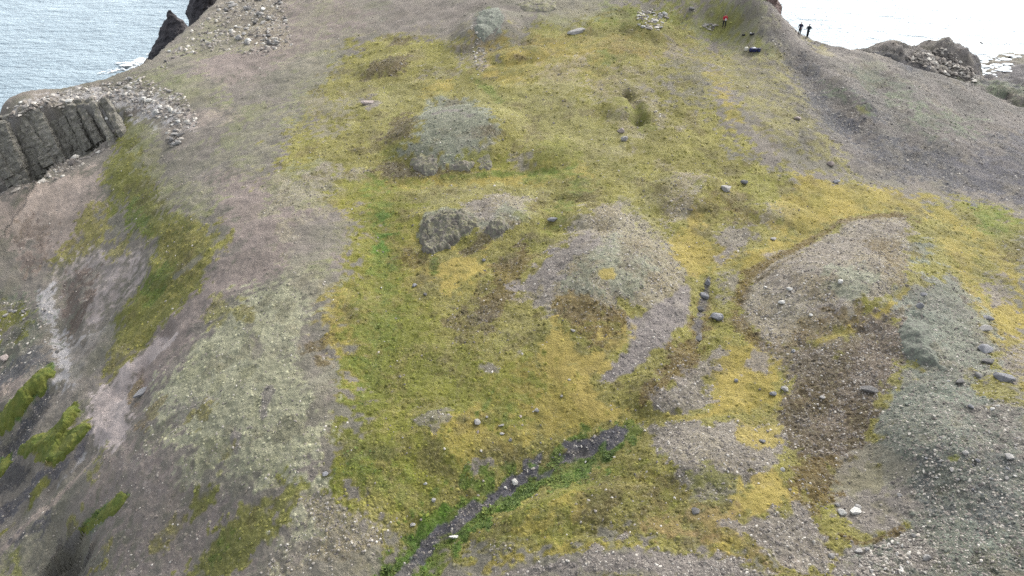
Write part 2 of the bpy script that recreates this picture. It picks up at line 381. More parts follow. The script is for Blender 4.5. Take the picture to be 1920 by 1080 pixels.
LAYERS = [  # kind, cover, opacity, softness px, (width px for strokes), points
    (P_, 'soilpink', .85, 30, [(380, 330), (520, 320), (650, 390), (660, 500), (560, 520), (470, 560), (380, 620), (300, 720), (240, 800), (200, 700), (300, 560), (420, 460)]),
    (P_, 'soilpink', .8, 26, [(540, -10), (900, -10), (880, 60), (700, 60), (560, 110), (440, 160), (330, 150), (420, 90)]),
    (P_, 'soilpink', .7, 30, [(200, 840), (330, 850), (430, 930), (520, 1000), (420, 1090), (200, 1090), (180, 960)]),
    (P_, 'soilpink', .7, 24, [(560, 620), (640, 660), (620, 860), (590, 900), (600, 760)]),
    (P_, 'soilgreen', .8, 30, [(560, 100), (660, 60), (700, 100), (660, 180), (620, 260), (540, 310), (500, 260), (530, 180)]),
    (P_, 'soilgreen', .8, 16, [(245, 142), (330, 128), (400, 168), (420, 205), (340, 200), (300, 170)]),
    (P_, 'green', .28, 14, [(250, 140), (290, 132), (320, 150), (280, 155)]),
    (P_, 'soilgreen', .7, 24, [(420, 200), (520, 190), (560, 300), (470, 330), (400, 290)]),
    (P_, 'soilgreen', .5, 24, [(560, 0), (720, 10), (700, 40), (560, 60), (540, 20)]),
    (P_, 'green', .6, 8, [(695, 6), (715, 2), (735, 8), (725, 17), (700, 15)]),
    (P_, 'olive', 1, 22, [(660, 80), (760, 62), (860, 66), (905, 100), (1000, 40), (1100, 16), (1285, -10), (1335, 60), (1330, 130), (1400, 280), (1480, 330), (1600, 330), (1720, 370), (1800, 366),
                          (1925, 392), (1990, 1090), (720, 1090), (600, 1000), (590, 900), (640, 740), (600, 640), (590, 560), (645, 520), (655, 450), (640, 395), (590, 385), (510, 330), (545, 240), (610, 150)]),
    (P_, 'soil', .8, 12, [(660, 0), (900, -10), (880, 60), (760, 58), (690, 60)]),
    (P_, 'soil', .6, 22, [(580, 190), (650, 190), (640, 240), (580, 240)]),
    (P_, 'soilgreen', .7, 14, [(510, 330), (600, 300), (650, 330), (600, 385), (500, 400)]),
    (P_, 'pale', .6, 14, [(510, 400), (570, 370), (650, 360), (680, 330), (620, 320), (530, 350)]),
    # top centre
    (P_, 'moss', .55, 18, [(1000, 45), (1120, 20), (1330, -10), (1330, 60), (1250, 80), (1150, 60), (1060, 80)]),
    (P_, 'soilgreen', .8, 16, [(1020, -10), (1150, -10), (1130, 20), (1060, 50), (1000, 30)]),
    (P_, 'green', .35, 14, [(1140, 10), (1290, -5), (1320, 30), (1250, 60), (1150, 50)]),
    (P_, 'ochre', .5, 16, [(900, 80), (1010, 70), (1180, 60), (1290, 80), (1280, 110), (1130, 110), (1000, 120), (920, 130)]),
    (P_, 'yellow', .6, 18, [(930, 110), (1040, 90), (1120, 100), (1060, 150), (960, 160)]),
    (P_, 'yellow', .6, 14, [(1095, 130), (1150, 125), (1130, 170), (1100, 160)]),
    (P_, 'pale', .45, 20, [(1000, 130), (1080, 120), (1090, 200), (1020, 190)]),
    (P_, 'pale', .5, 24, [(1120, 140), (1230, 130), (1250, 230), (1180, 300), (1130, 200)]),
    (P_, 'hill', .55, 26, [(1250, 85), (1340, 90), (1330, 200), (1260, 190)]),
    (P_, 'yellow', .7, 12, [(1330, 130), (1375, 140), (1380, 190), (1400, 230), (1370, 240), (1340, 180)]),
    (P_, 'yellow', .4, 16, [(1300, 80), (1370, 78), (1370, 120), (1320, 120)]),
    (P_, 'lightolive', .8, 24, [(900, 180), (1060, 170), (1160, 260), (1180, 330), (1080, 330), (960, 260)]),
    (P_, 'lightolive', .7, 20, [(690, 160), (820, 150), (870, 190), (780, 210), (730, 280), (690, 240)]),
    (P_, 'heath', .85, 7, [(680, 142), (700, 120), (735, 105), (768, 104), (762, 122), (745, 142), (710, 145)]),
    (P_, 'heath', .8, 6, [(732, 80), (745, 69), (766, 74), (760, 85), (740, 87)]),
    (P_, 'heath', .7, 6, [(845, 88), (870, 84), (888, 92), (872, 102), (850, 98)]),
    (P_, 'gravel', .55, 7, [(845, 95), (885, 90), (905, 125), (890, 130), (860, 105)]),
    (P_, 'mauve', .5, 9, [(790, 128), (850, 128), (870, 145), (800, 147)]),
    (P_, 'mauve', .7, 6, [(677, 185), (700, 178), (712, 195), (690, 208)]),
    (P_, 'yellow', .7, 10, [(800, 152), (850, 150), (840, 172), (790, 175)]),
    (S_, 'green', .6, 4, 9, [(885, 145), (905, 160), (925, 175), (935, 190)]),
    (S_, 'green', .5, 5, 10, [(960, 86), (985, 88), (1000, 86)]),
    (S_, 'heath', .6, 4, 9, [(965, 107), (990, 109)]),
    (S_, 'green', .55, 5, 12, [(1130, 100), (1150, 112), (1135, 118)]),
    (S_, 'heath', .9, 3, 8, [(1160, 183), (1172, 182), (1182, 195), (1190, 205)]),
    (S_, 'moss', .7, 8, 22, [(1160, 185), (1190, 210), (1215, 240)]),
    (P_, 'rock', .8, 6, [(888, 50), (900, 20), (935, 8), (945, 45), (935, 65), (908, 80)]),
    (P_, 'soil', .8, 8, [(890, 5), (930, -5), (985, 25), (960, 32), (920, 22)]),
    (P_, 'green', .5, 5, [(895, 28), (915, 14), (935, 18), (925, 28)]),
    (S_, 'tan', .3, 4, 10, [(895, 60), (900, 85), (905, 100), (908, 130)]),
    (P_, 'gravel', .6, 6, [(955, 50), (980, 40), (985, 80), (960, 85)]),
    # mound with lichen cap
    (P_, 'heath', .8, 8, [(715, 258), (735, 228), (770, 214), (785, 225), (770, 255), (740, 272), (715, 270)]),
    (P_, 'heath', .85, 7, [(705, 325), (725, 305), (770, 300), (800, 318), (930, 312), (925, 322), (830, 332), (740, 337)]),
    (P_, 'moss', .6, 8, [(720, 275), (755, 265), (755, 295), (725, 300)]),
    (P_, 'lichencap', 1, 10, [(785, 235), (800, 205), (835, 183), (875, 190), (935, 225), (940, 262), (905, 300), (860, 312), (830, 305), (790, 318), (765, 300), (755, 285), (780, 265)]),
    (S_, 'mauve', .7, 4, 7, [(815, 212), (835, 204), (862, 206), (880, 218)]),
    (P_, 'heath', .55, 6, [(900, 240), (930, 232), (925, 258), (905, 262)]),
    (P_, 'pale', .5, 8, [(890, 250), (935, 255), (925, 300), (890, 290)]),
    (P_, 'mauve', .8, 5, [(775, 300), (800, 305), (815, 325), (792, 328), (778, 315)]),
    (P_, 'moss', .7, 10, [(865, 295), (930, 280), (960, 300), (930, 318), (880, 315)]),
    (P_, 'moss', .6, 14, [(1000, 275), (1050, 260), (1085, 305), (1060, 315), (1000, 320), (985, 300)]),
    (P_, 'mauve', .6, 7, [(965, 295), (995, 285), (1000, 312), (970, 318)]),
    (P_, 'yellow', .85, 8, [(700, 342), (760, 336), (900, 330), (1000, 322), (1100, 312), (1110, 330), (1000, 352), (880, 347), (760, 360), (700, 365)]),
    (S_, 'green', .7, 4, 9, [(830, 334), (880, 331), (950, 326), (1010, 322), (1070, 318)]),
    (P_, 'green', .55, 8, [(980, 330), (1070, 315), (1060, 338), (990, 345)]),
    (P_, 'lightolive', .9, 16, [(800, 350), (960, 352), (1060, 360), (1040, 390), (900, 370), (800, 395), (740, 380)]),
    # middle left moss
    (P_, 'yellow', .65, 26, [(650, 360), (740, 360), (790, 420), (800, 480), (900, 480), (920, 520), (820, 560), (760, 640), (720, 760), (660, 840), (640, 700), (590, 600), (600, 545), (655, 510)]),
    (P_, 'flat', .6, 14, [(575, 570), (640, 545), (660, 600), (680, 680), (650, 740), (612, 660)]),
    (P_, 'flat', .75, 12, [(800, 500), (850, 478), (910, 470), (905, 500), (840, 545), (790, 555)]),
    (P_, 'moss', .85, 34, [(655, 350), (765, 350), (775, 480), (790, 600), (775, 720), (720, 860), (640, 950), (595, 890), (640, 740), (660, 560)]),
    (P_, 'green', .35, 26, [(690, 560), (760, 560), (740, 720), (680, 880), (620, 920), (640, 800)]),
    (S_, 'green', .6, 14, 28, [(702, 345), (708, 400), (718, 450), (722, 520), (735, 600), (715, 660), (695, 720), (655, 850)]),
    (S_, 'bright', .75, 7, 13, [(716, 405), (722, 435), (717, 465)]),
    (S_, 'bright', .55, 7, 14, [(745, 580), (735, 620), (725, 650)]),
    (P_, 'moss', .6, 20, [(740, 560), (850, 640), (830, 700), (900, 700), (860, 780), (780, 780), (700, 820), (660, 800), (720, 680)]),
    (P_, 'green', .8, 5, [(805, 483), (826, 482), (822, 505), (812, 518), (804, 500)]),
    (S_, 'green', .55, 10, 34, [(1085, 345), (1055, 395), (1035, 435)]),
    (P_, 'rust', .6, 8, [(750, 460), (790, 465), (800, 490), (775, 505), (755, 490)]),
    (P_, 'heath', .75, 8, [(985, 385), (1005, 380), (1010, 440), (985, 470), (960, 470), (990, 430)]),
    (P_, 'pale', .9, 9, [(862, 395), (895, 370), (945, 360), (988, 374), (1000, 405), (965, 436), (905, 438), (880, 415)]),
    (P_, 'lichencap', .7, 9, [(905, 425), (930, 395), (970, 385), (985, 405), (955, 430)]),
    (P_, 'mauve', .6, 9, [(880, 385), (920, 372), (930, 410), (900, 415)]),
    (P_, 'lichencap', .9, 6, [(786, 440), (800, 402), (830, 392), (875, 398), (905, 425), (860, 450), (810, 475)]),
    (P_, 'heath', .8, 5, [(860, 470), (905, 440), (920, 450), (890, 478), (868, 482)]),
    (P_, 'moss', .7, 26, [(800, 560), (900, 640), (960, 700), (900, 860), (820, 940), (740, 940), (760, 760)]),
    (P_, 'rust', .8, 9, [(930, 490), (985, 460), (1000, 480), (975, 540), (940, 590), (905, 600), (890, 570), (915, 520)]),
    (P_, 'moss', .5, 10, [(985, 380), (1040, 400), (1050, 450), (1000, 470), (980, 440)]),
    (P_, 'heath', .65, 10, [(835, 600), (870, 570), (930, 580), (925, 620), (885, 650), (850, 640)]),
    (P_, 'lightolive', .8, 14, [(985, 590), (1040, 580), (1050, 610), (1000, 640), (930, 630), (900, 660), (930, 670), (990, 660), (1040, 620)]),
    # centre right stones
    (P_, 'pale', .9, 14, [(1060, 420), (1110, 380), (1180, 372), (1240, 430), (1290, 480), (1295, 560), (1230, 620), (1180, 570), (1090, 600), (1040, 590), (970, 570), (985, 520), (1040, 480)]),
    (P_, 'lichencap', .7, 14, [(1070, 470), (1150, 440), (1220, 470), (1210, 540), (1130, 560), (1060, 540)]),
    (P_, 'mauve', .9, 8, [(960, 532), (1000, 505), (1050, 460), (1105, 430), (1130, 455), (1080, 480), (1040, 520), (1000, 550), (965, 545)]),
    (P_, 'gravel', .8, 7, [(985, 570), (1030, 530), (1040, 560), (1010, 580)]),
    (P_, 'flat', .9, 4, [(1122, 505), (1150, 503), (1150, 522), (1122, 525)]),
    (P_, 'pale', .6, 14, [(1100, 385), (1160, 375), (1180, 400), (1130, 430), (1080, 430)]),
    (P_, 'pale', .7, 16, [(1240, 340), (1320, 330), (1310, 390), (1250, 440), (1220, 400)]),
    (P_, 'lightolive', .7, 18, [(1180, 340), (1250, 340), (1230, 420), (1260, 460), (1190, 400)]),
    (P_, 'rust', .75, 10, [(1045, 560), (1110, 565), (1180, 600), (1210, 590), (1170, 640), (1100, 655), (1060, 615)]),
    (P_, 'rust', .5, 8, [(1155, 600), (1215, 560), (1200, 590), (1160, 640)]),
    (P_, 'mauve', 1, 6, [(1180, 595), (1240, 570), (1290, 525), (1300, 560), (1285, 610), (1240, 655), (1190, 700), (1120, 728), (1115, 712), (1145, 680), (1178, 650)]),
    (P_, 'flat', .95, 8, [(1035, 600), (1060, 612), (1085, 650), (1135, 668), (1140, 690), (1110, 720), (1180, 780), (1150, 805), (1060, 800), (1020, 720), (990, 680), (1010, 640)]),
    (P_, 'yellow', .9, 14, [(890, 690), (1000, 650), (1060, 700), (1100, 760), (1160, 795), (1080, 830), (960, 850), (880, 870), (830, 820)]),
    (P_, 'moss', .75, 22, [(890, 680), (1000, 650), (1040, 720), (990, 800), (900, 800), (850, 760)]),
    (P_, 'flat', .6, 10, [(1140, 640), (1175, 620), (1172, 650), (1145, 668)]),
    (P_, 'rust', .95, 8, [(1195, 735), (1240, 690), (1290, 620), (1310, 570), (1332, 555), (1330, 620), (1315, 690), (1245, 745), (1190, 765)]),
    (S_, 'slate', .85, 4, 13, [(1328, 520), (1325, 545), (1318, 572), (1310, 600), (1308, 640)]),
    (P_, 'mauve', .8, 6, [(900, 690), (915, 680), (935, 685), (930, 700), (910, 700)]),
    (P_, 'mauve', .6, 5, [(955, 670), (975, 655), (978, 665), (960, 675)]),
    (P_, 'mauve', .75, 7, [(888, 880), (900, 858), (915, 852), (940, 862), (925, 872), (908, 878), (890, 893)]),
    (P_, 'gravel', .55, 9, [(785, 790), (830, 765), (840, 785), (800, 805)]),
    (S_, 'green', .7, 4, 9, [(925, 735), (915, 755), (895, 775)]),
    (S_, 'green', .5, 5, 9, [(955, 760), (948, 785)]),
    (P_, 'moss', .6, 20, [(610, 880), (640, 780), (700, 760), (720, 860), (800, 940), (720, 960), (660, 950)]),
    (P_, 'green', .35, 16, [(620, 900), (660, 860), (760, 900), (740, 940), (650, 950)]),
    # right plateau
    (P_, 'yellow', .9, 10, [(1300, 395), (1330, 392), (1315, 440), (1370, 465), (1350, 500), (1330, 525), (1290, 510), (1258, 460), (1275, 420)]),
    (P_, 'moss', .6, 12, [(1320, 350), (1420, 330), (1500, 340), (1480, 380), (1390, 390), (1330, 385)]),
    (P_, 'rust', .5, 9, [(1340, 340), (1380, 345), (1400, 370), (1350, 395), (1320, 380)]),
    (P_, 'gravel', .85, 9, [(1330, 445), (1370, 425), (1420, 425), (1420, 450), (1375, 475), (1345, 460)]),
    (P_, 'mauve', .7, 8, [(1325, 480), (1345, 470), (1390, 465), (1380, 480), (1340, 495)]),
    (P_, 'gravel', .6, 10, [(1420, 390), (1490, 390), (1500, 420), (1440, 430)]),
    (P_, 'rust', .5, 8, [(1370, 395), (1410, 390), (1410, 410), (1370, 415)]),
    (S_, 'yellow', .95, 10, 34, [(1960, 640), (1900, 520), (1850, 460), (1800, 415), (1740, 392), (1640, 385), (1560, 400), (1500, 440), (1440, 478), (1395, 500)]),
    (P_, 'yellow', .8, 12, [(1500, 330), (1600, 345), (1760, 372), (1740, 400), (1600, 400), (1500, 430), (1430, 470), (1470, 400)]),
    (P_, 'mauve', .7, 7, [(1430, 480), (1470, 465), (1480, 478), (1440, 495)]),
    (P_, 'lightolive', .7, 10, [(1345, 510), (1385, 500), (1380, 560), (1355, 600), (1340, 570)]),
    (P_, 'mauve', .6, 8, [(1355, 520), (1385, 510), (1375, 560), (1358, 570)]),
    (P_, 'rust', .9, 6, [(1390, 505), (1430, 490), (1500, 465), (1510, 480), (1450, 510), (1410, 540), (1395, 570), (1385, 565)]),
    (P_, 'pale', 1, 8, [(1400, 530), (1470, 480), (1540, 440), (1600, 410), (1690, 405), (1720, 430), (1700, 500), (1700, 545), (1640, 600), (1560, 620), (1480, 640), (1430, 640), (1378, 588)]),
    (P_, 'gravel', .6, 14, [(1430, 520), (1560, 450), (1640, 420), (1700, 420), (1690, 460), (1560, 490), (1480, 540)]),
    (P_, 'rust', .55, 9, [(1620, 450), (1690, 440), (1700, 500), (1690, 545), (1650, 520), (1660, 480)]),
    (P_, 'lichencap', .7, 12, [(1560, 500), (1630, 490), (1650, 530), (1600, 555), (1550, 545)]),
    (P_, 'lichen', .9, 9, [(1695, 450), (1735, 440), (1762, 475), (1755, 500), (1715, 490)]),
    (P_, 'mauve', .8, 7, [(1530, 580), (1575, 565), (1575, 595), (1545, 598)]),
    (P_, 'rust', .9, 6, [(1365, 590), (1385, 595), (1425, 640), (1440, 655), (1420, 660), (1380, 625)]),
    (S_, 'rust', .95, 5, 15, [(1720, 415), (1690, 403), (1600, 408), (1540, 436), (1470, 474), (1400, 525), (1384, 560), (1376, 592), (1428, 648), (1470, 655)]),
    (S_, 'heath', .8, 5, 9, [(1500, 478), (1450, 505), (1410, 535), (1392, 565), (1390, 595), (1430, 645)]),
    (P_, 'brownslope', .8, 12, [(1430, 655), (1520, 640), (1600, 620), (1680, 560), (1715, 540), (1710, 580), (1690, 620), (1560, 690), (1470, 700)]),
    (P_, 'rust', .6, 9, [(1520, 600), (1600, 590), (1650, 560), (1640, 600), (1560, 640), (1480, 650)]),
    (P_, 'moss', .6, 8, [(1630, 570), (1680, 545), (1690, 550), (1640, 600)]),
    (S_, 'yellow', .85, 4, 10, [(1700, 548), (1665, 580), (1630, 605), (1590, 622), (1530, 645)]),
    (P_, 'brownslope', .95, 12, [(1465, 720), (1500, 660), (1560, 650), (1640, 620), (1685, 600), (1690, 650), (1655, 720), (1640, 790), (1625, 860), (1580, 875), (1485, 860), (1455, 780)]),
    (P_, 'rust', .45, 10, [(1590, 650), (1680, 620), (1680, 690), (1620, 740), (1570, 720)]),
    (P_, 'mauve', .5, 12, [(1470, 690), (1560, 650), (1580, 690), (1500, 730)]),
    (P_, 'tan', .55, 8, [(1505, 790), (1535, 775), (1560, 800), (1520, 830), (1510, 810)]),
    (P_, 'gravel', .8, 12, [(1715, 520), (1780, 500), (1840, 560), (1870, 640), (1850, 710), (1790, 720), (1710, 690), (1690, 620)]),
    (P_, 'mauve', .7, 8, [(1720, 555), (1760, 550), (1770, 600), (1740, 620), (1715, 590)]),
    (P_, 'lichen', 1, 8, [(1680, 608), (1720, 596), (1745, 605), (1755, 650), (1770, 690), (1740, 680), (1700, 665), (1682, 640)]),
    (P_, 'yellow', .85, 12, [(1850, 560), (1925, 540), (1960, 800), (1900, 720), (1870, 660), (1830, 600), (1800, 540), (1760, 440), (1800, 420)]),
    (P_, 'gravel', .75, 14, [(1870, 660), (1930, 640), (1940, 700), (1900, 720)]),
    (P_, 'mauve', .7, 10, [(1845, 530), (1880, 520), (1900, 560), (1860, 570)]),
    (P_, 'bright', .95, 12, [(1830, 398), (1870, 388), (1900, 405), (1880, 430), (1840, 430)]),
    (P_, 'moss', .6, 16, [(1815, 380), (1925, 385), (1940, 470), (1860, 440)]),
    (P_, 'heath', .5, 8, [(1880, 460), (1925, 440), (1930, 490), (1900, 490)]),
    (P_, 'rust', .5, 6, [(1770, 540), (1800, 530), (1830, 550), (1790, 560)]),
    # right hump
    (P_, 'heath', .6, 16, [(1480, 700), (1560, 660), (1640, 640), (1640, 720), (1600, 840), (1500, 850), (1460, 780)]),
    (P_, 'lichen', 1, 9, [(1655, 740), (1700, 695), (1760, 690), (1850, 740), (1925, 770), (2000, 1090), (1600, 1090), (1595, 1030), (1660, 1000), (1700, 985), (1690, 930), (1650, 850), (1630, 810)]),
    (P_, 'lichen', .8, 14, [(1715, 520), (1780, 500), (1850, 600), (1860, 720), (1780, 740), (1690, 690)]),
    (P_, 'dark', .45, 22, [(1760, 880), (1860, 840), (1925, 880), (1925, 960), (1840, 980), (1760, 940)]),
    (P_, 'gravel', .55, 20, [(1840, 740), (1925, 760), (1925, 840), (1860, 820)]),
    (P_, 'lightolive', .6, 12, [(1830, 710), (1900, 720), (1925, 760), (1860, 750)]),
    (P_, 'gravel', .7, 14, [(1610, 1030), (1720, 990), (1760, 1030), (1720, 1090), (1600, 1090)]),
    (P_, 'moss', .7, 4, [(1778, 855), (1795, 852), (1798, 862), (1785, 864)]),
    (P_, 'brownslope', 1, 8, [(1600, 660), (1650, 615), (1688, 600), (1692, 680), (1662, 735), (1640, 800), (1625, 850), (1560, 860), (1560, 760)]),
    (P_, 'heath', .7, 12, [(1470, 740), (1520, 720), (1560, 740), (1520, 780), (1480, 800)]),
    (P_, 'heath', .7, 12, [(1590, 770), (1640, 740), (1630, 830), (1600, 850)]),
    (P_, 'heath', .75, 12, [(1470, 870), (1540, 850), (1560, 880), (1540, 920), (1480, 920)]),
    (P_, 'soil', .8, 10, [(1560, 890), (1610, 850), (1640, 830), (1680, 900), (1695, 960), (1680, 995), (1600, 1000), (1565, 950)]),
    (P_, 'mauve', .6, 12, [(1600, 940), (1680, 930), (1690, 985), (1600, 1000), (1570, 970)]),
    (S_, 'rust', .9, 4, 9, [(1575, 1005), (1620, 1018), (1660, 1005), (1690, 992)]),
    (P_, 'rust', .75, 10, [(1470, 890), (1500, 850), (1550, 860), (1550, 900), (1530, 960), (1560, 1010), (1520, 1000), (1490, 940)]),
    # lower right moss and gravel
    (P_, 'yellow', .9, 9, [(1345, 620), (1400, 650), (1445, 680), (1465, 720), (1465, 745), (1430, 780), (1335, 775), (1330, 700)]),
    (P_, 'flat', .6, 10, [(1335, 700), (1400, 690), (1420, 740), (1350, 770)]),
    (P_, 'gravel', .85, 9, [(1215, 770), (1240, 730), (1300, 690), (1345, 640), (1365, 650), (1330, 700), (1325, 770), (1270, 785)]),
    (P_, 'mauve', .8, 7, [(1395, 680), (1415, 663), (1440, 685), (1430, 700), (1400, 695)]),
    (P_, 'gravel', .9, 10, [(1195, 795), (1320, 790), (1400, 795), (1445, 780), (1470, 830), (1470, 870), (1400, 910), (1370, 940), (1290, 940), (1240, 870)]),
    (P_, 'pale', .5, 14, [(1240, 820), (1340, 820), (1360, 880), (1280, 880)]),
    (P_, 'moss', .55, 10, [(1275, 880), (1330, 880), (1400, 920), (1330, 960), (1290, 950)]),
    (S_, 'yellow', .95, 5, 13, [(1150, 800), (1190, 790), (1240, 783), (1300, 783), (1380, 775), (1440, 770)]),
    (P_, 'yellow', .7, 9, [(1385, 790), (1440, 775), (1460, 800), (1440, 840), (1400, 850)]),
    (P_, 'flat', .9, 10, [(1395, 930), (1430, 890), (1460, 885), (1470, 930), (1430, 960), (1360, 970)]),
    (P_, 'orange', .7, 18, [(1170, 960), (1280, 950), (1380, 970), (1440, 1010), (1440, 1050), (1360, 1040), (1250, 1000), (1180, 1000)]),
    (P_, 'yellow', .7, 10, [(1290, 1020), (1380, 1010), (1400, 1035), (1300, 1040)]),
    (P_, 'gravel', .9, 9, [(1360, 990), (1440, 970), (1510, 955), (1540, 1000), (1560, 1040), (1500, 1060), (1440, 1045), (1420, 1015)]),
    (P_, 'mauve', .75, 9, [(1110, 1000), (1150, 985), (1180, 1000), (1190, 1020), (1130, 1015)]),
    (P_, 'yellow', .7, 10, [(870, 1060), (960, 1030), (1100, 1020), (1200, 1015), (1190, 1030), (1000, 1050), (900, 1080)]),
    (P_, 'gravel', .7, 10, [(880, 1035), (940, 1010), (990, 1010), (960, 1030), (900, 1050)]),
    (P_, 'mauve', .95, 9, [(930, 1085), (980, 1055), (1080, 1035), (1180, 1025), (1280, 1035), (1380, 1050), (1420, 1085)]),
    (P_, 'gravel', .8, 9, [(1270, 1045), (1340, 1035), (1400, 1060), (1460, 1090), (1300, 1090)]),
    # stream
    (P_, 'moss', .8, 16, [(880, 1010), (960, 960), (1050, 910), (1150, 860), (1230, 860), (1270, 910), (1280, 960), (1150, 965), (1040, 1000), (930, 1030), (850, 1060)]),
    (P_, 'rust', .45, 10, [(1080, 930), (1150, 890), (1260, 870), (1290, 930), (1200, 960), (1090, 980)]),
    (P_, 'yellow', .6, 12, [(1000, 960), (1080, 920), (1110, 940), (1020, 990), (960, 1000)]),
    (S_, 'moss', .9, 16, 84, [(1165, 830), (1080, 872), (1000, 905), (940, 940), (880, 968), (810, 1015), (750, 1075)]),
    (P_, 'green', .8, 14, [(700, 1090), (760, 1010), (860, 930), (940, 900), (960, 930), (880, 1000), (830, 1090)]),
    (S_, 'green', .95, 14, 88, [(1165, 830), (1080, 872), (1000, 905), (940, 940), (880, 968), (810, 1015), (750, 1075)]),
    (S_, 'bright', .7, 14, 46, [(1150, 850), (1060, 890), (980, 930), (900, 980), (840, 1010)]),
    (P_, 'bright', .7, 9, [(800, 960), (850, 935), (890, 935), (850, 975), (800, 1000), (760, 1010)]),
    (P_, 'bright', .8, 12, [(725, 1035), (790, 990), (830, 1010), (780, 1080), (700, 1085)]),
    (P_, 'bright', .5, 8, [(835, 1010), (880, 990), (870, 1020), (840, 1040)]),
    (P_, 'slate', 1, 3, [(1155, 800), (1177, 806), (1172, 830), (1145, 850), (1130, 845), (1105, 860), (1075, 870), (1045, 872), (1035, 862), (1060, 845), (1050, 828), (1090, 830), (1120, 818)]),
    (P_, 'slate', 1, 3, [(1015, 848), (1020, 860), (1000, 885), (985, 893), (975, 890), (980, 862)]),
    (P_, 'slate', .8, 5, [(1000, 890), (1045, 878), (1035, 895), (1000, 905)]),
    (S_, 'slate', 1, 5, 24, [(1000, 880), (960, 908), (940, 925), (915, 945)]),
    (P_, 'slate', 1, 3, [(856, 958), (885, 938), (905, 945), (925, 935), (905, 955), (880, 972), (862, 970)]),
    (S_, 'slate', 1, 5, 26, [(885, 962), (855, 985), (830, 1000)]),
    (P_, 'slate', 1, 3, [(788, 1012), (820, 990), (835, 1000), (815, 1020), (790, 1045), (785, 1030)]),
    (S_, 'slate', .95, 4, 26, [(802, 1030), (770, 1062), (750, 1085)]),
    (P_, 'bright', .8, 5, [(1020, 870), (1040, 842), (1062, 848), (1055, 862), (1030, 876)]),
    (P_, 'green', .8, 5, [(880, 985), (905, 960), (940, 935), (945, 945), (900, 985)]),
    (P_, 'bright', .7, 5, [(1060, 870), (1085, 856), (1100, 862), (1080, 876)]),
    (P_, 'bright', .7, 4, [(985, 872), (1000, 862), (1006, 872), (992, 884)]),
    (P_, 'green', .8, 4, [(820, 1004), (835, 992), (845, 1000), (828, 1014)]),
    (P_, 'bright', .8, 4, [(1120, 842), (1135, 830), (1140, 840), (1125, 850)]),
    # left field of pale lichen
    (P_, 'sage', .95, 18, [(395, 610), (420, 560), (470, 545), (560, 510), (590, 580), (560, 640), (570, 680), (610, 730), (612, 850), (590, 910), (540, 940), (420, 890), (340, 910), (330, 850), (300, 800), (290, 720), (340, 680)]),
    (P_, 'soil', .75, 12, [(560, 640), (600, 640), (620, 720), (600, 760), (570, 710)]),
    (P_, 'soil', .85, 5, [(468, 590), (480, 620), (496, 645), (495, 668), (478, 674), (470, 650), (460, 615)]),
    (P_, 'mauve', .8, 5, [(497, 720), (512, 724), (508, 745), (490, 790), (485, 770)]),
    (P_, 'mauve', .7, 5, [(430, 820), (440, 800), (450, 815), (440, 855)]),
    (P_, 'mauve', .6, 10, [(320, 760), (400, 740), (390, 780), (320, 800)]),
    (P_, 'lightolive', .7, 10, [(380, 590), (400, 560), (455, 560), (460, 600), (430, 600), (395, 620)]),
    (P_, 'olive', .6, 10, [(350, 780), (390, 750), (400, 770), (360, 800)]),
    (P_, 'lightolive', .6, 10, [(400, 880), (430, 840), (425, 870), (410, 890)]),
    (P_, 'soilgreen', .7, 12, [(540, 490), (620, 480), (640, 520), (590, 560), (550, 540)]),
    (P_, 'rust', .6, 10, [(570, 650), (600, 620), (620, 640), (590, 680)]),
    (P_, 'soil', .8, 12, [(520, 420), (610, 390), (650, 420), (640, 470), (560, 490), (510, 460)]),
    (P_, 'pale', .5, 10, [(510, 430), (560, 400), (600, 395), (560, 440), (530, 480)]),
    # left slopes
    (P_, 'tan', .8, 16, [(-20, 340), (100, 330), (190, 310), (205, 370), (180, 430), (100, 500), (60, 500), (-20, 470)]),
    (P_, 'olive', .75, 12, [(90, 490), (140, 450), (160, 400), (195, 385), (205, 420), (180, 470), (110, 510)]),
    (P_, 'pink', .7, 14, [(110, 500), (200, 460), (270, 460), (270, 500), (200, 590), (150, 620), (110, 590)]),
    (P_, 'drybrown', .75, 12, [(110, 530), (150, 500), (190, 500), (160, 590), (150, 620), (130, 630), (115, 590)]),
    (P_, 'drybrown', .55, 14, [(50, 420), (100, 420), (80, 500), (50, 510)]),
    (P_, 'olive', .7, 10, [(195, 450), (250, 440), (245, 480), (210, 495)]),
    (P_, 'moss', .9, 12, [(225, 225), (275, 230), (300, 300), (345, 395), (400, 415), (425, 450), (385, 520), (310, 600), (270, 660), (210, 665), (215, 590), (270, 520), (285, 470), (240, 430), (200, 360), (200, 310)]),
    (P_, 'soilgreen', .7, 14, [(230, 215), (290, 225), (320, 320), (400, 360), (380, 420), (300, 400), (250, 280)]),
    (P_, 'olive', .75, 12, [(300, 430), (400, 420), (430, 470), (370, 520), (320, 560), (290, 520)]),
    (P_, 'green', .6, 10, [(230, 370), (280, 400), (280, 440), (240, 430), (230, 400)]),
    (P_, 'green', .7, 10, [(265, 530), (320, 490), (335, 510), (290, 560), (255, 560)]),
    (P_, 'green', .5, 8, [(235, 390), (265, 380), (275, 420), (250, 430)]),
    (S_, 'soil', .7, 4, 12, [(420, 440), (370, 490), (330, 520)]),
    (P_, 'clay', .9, 7, [(72, 545), (105, 530), (110, 600), (125, 650), (142, 690), (140, 725), (112, 728), (105, 680), (85, 620), (65, 580)]),
    (P_, 'clay', .55, 12, [(100, 640), (200, 620), (160, 680), (130, 700)]),
    (P_, 'soil', .7, 12, [(140, 660), (200, 620), (220, 680), (190, 720), (140, 710)]),
    (P_, 'pink', .7, 7, [(215, 590), (235, 530), (268, 495), (275, 510), (240, 560), (205, 600), (170, 600)]),
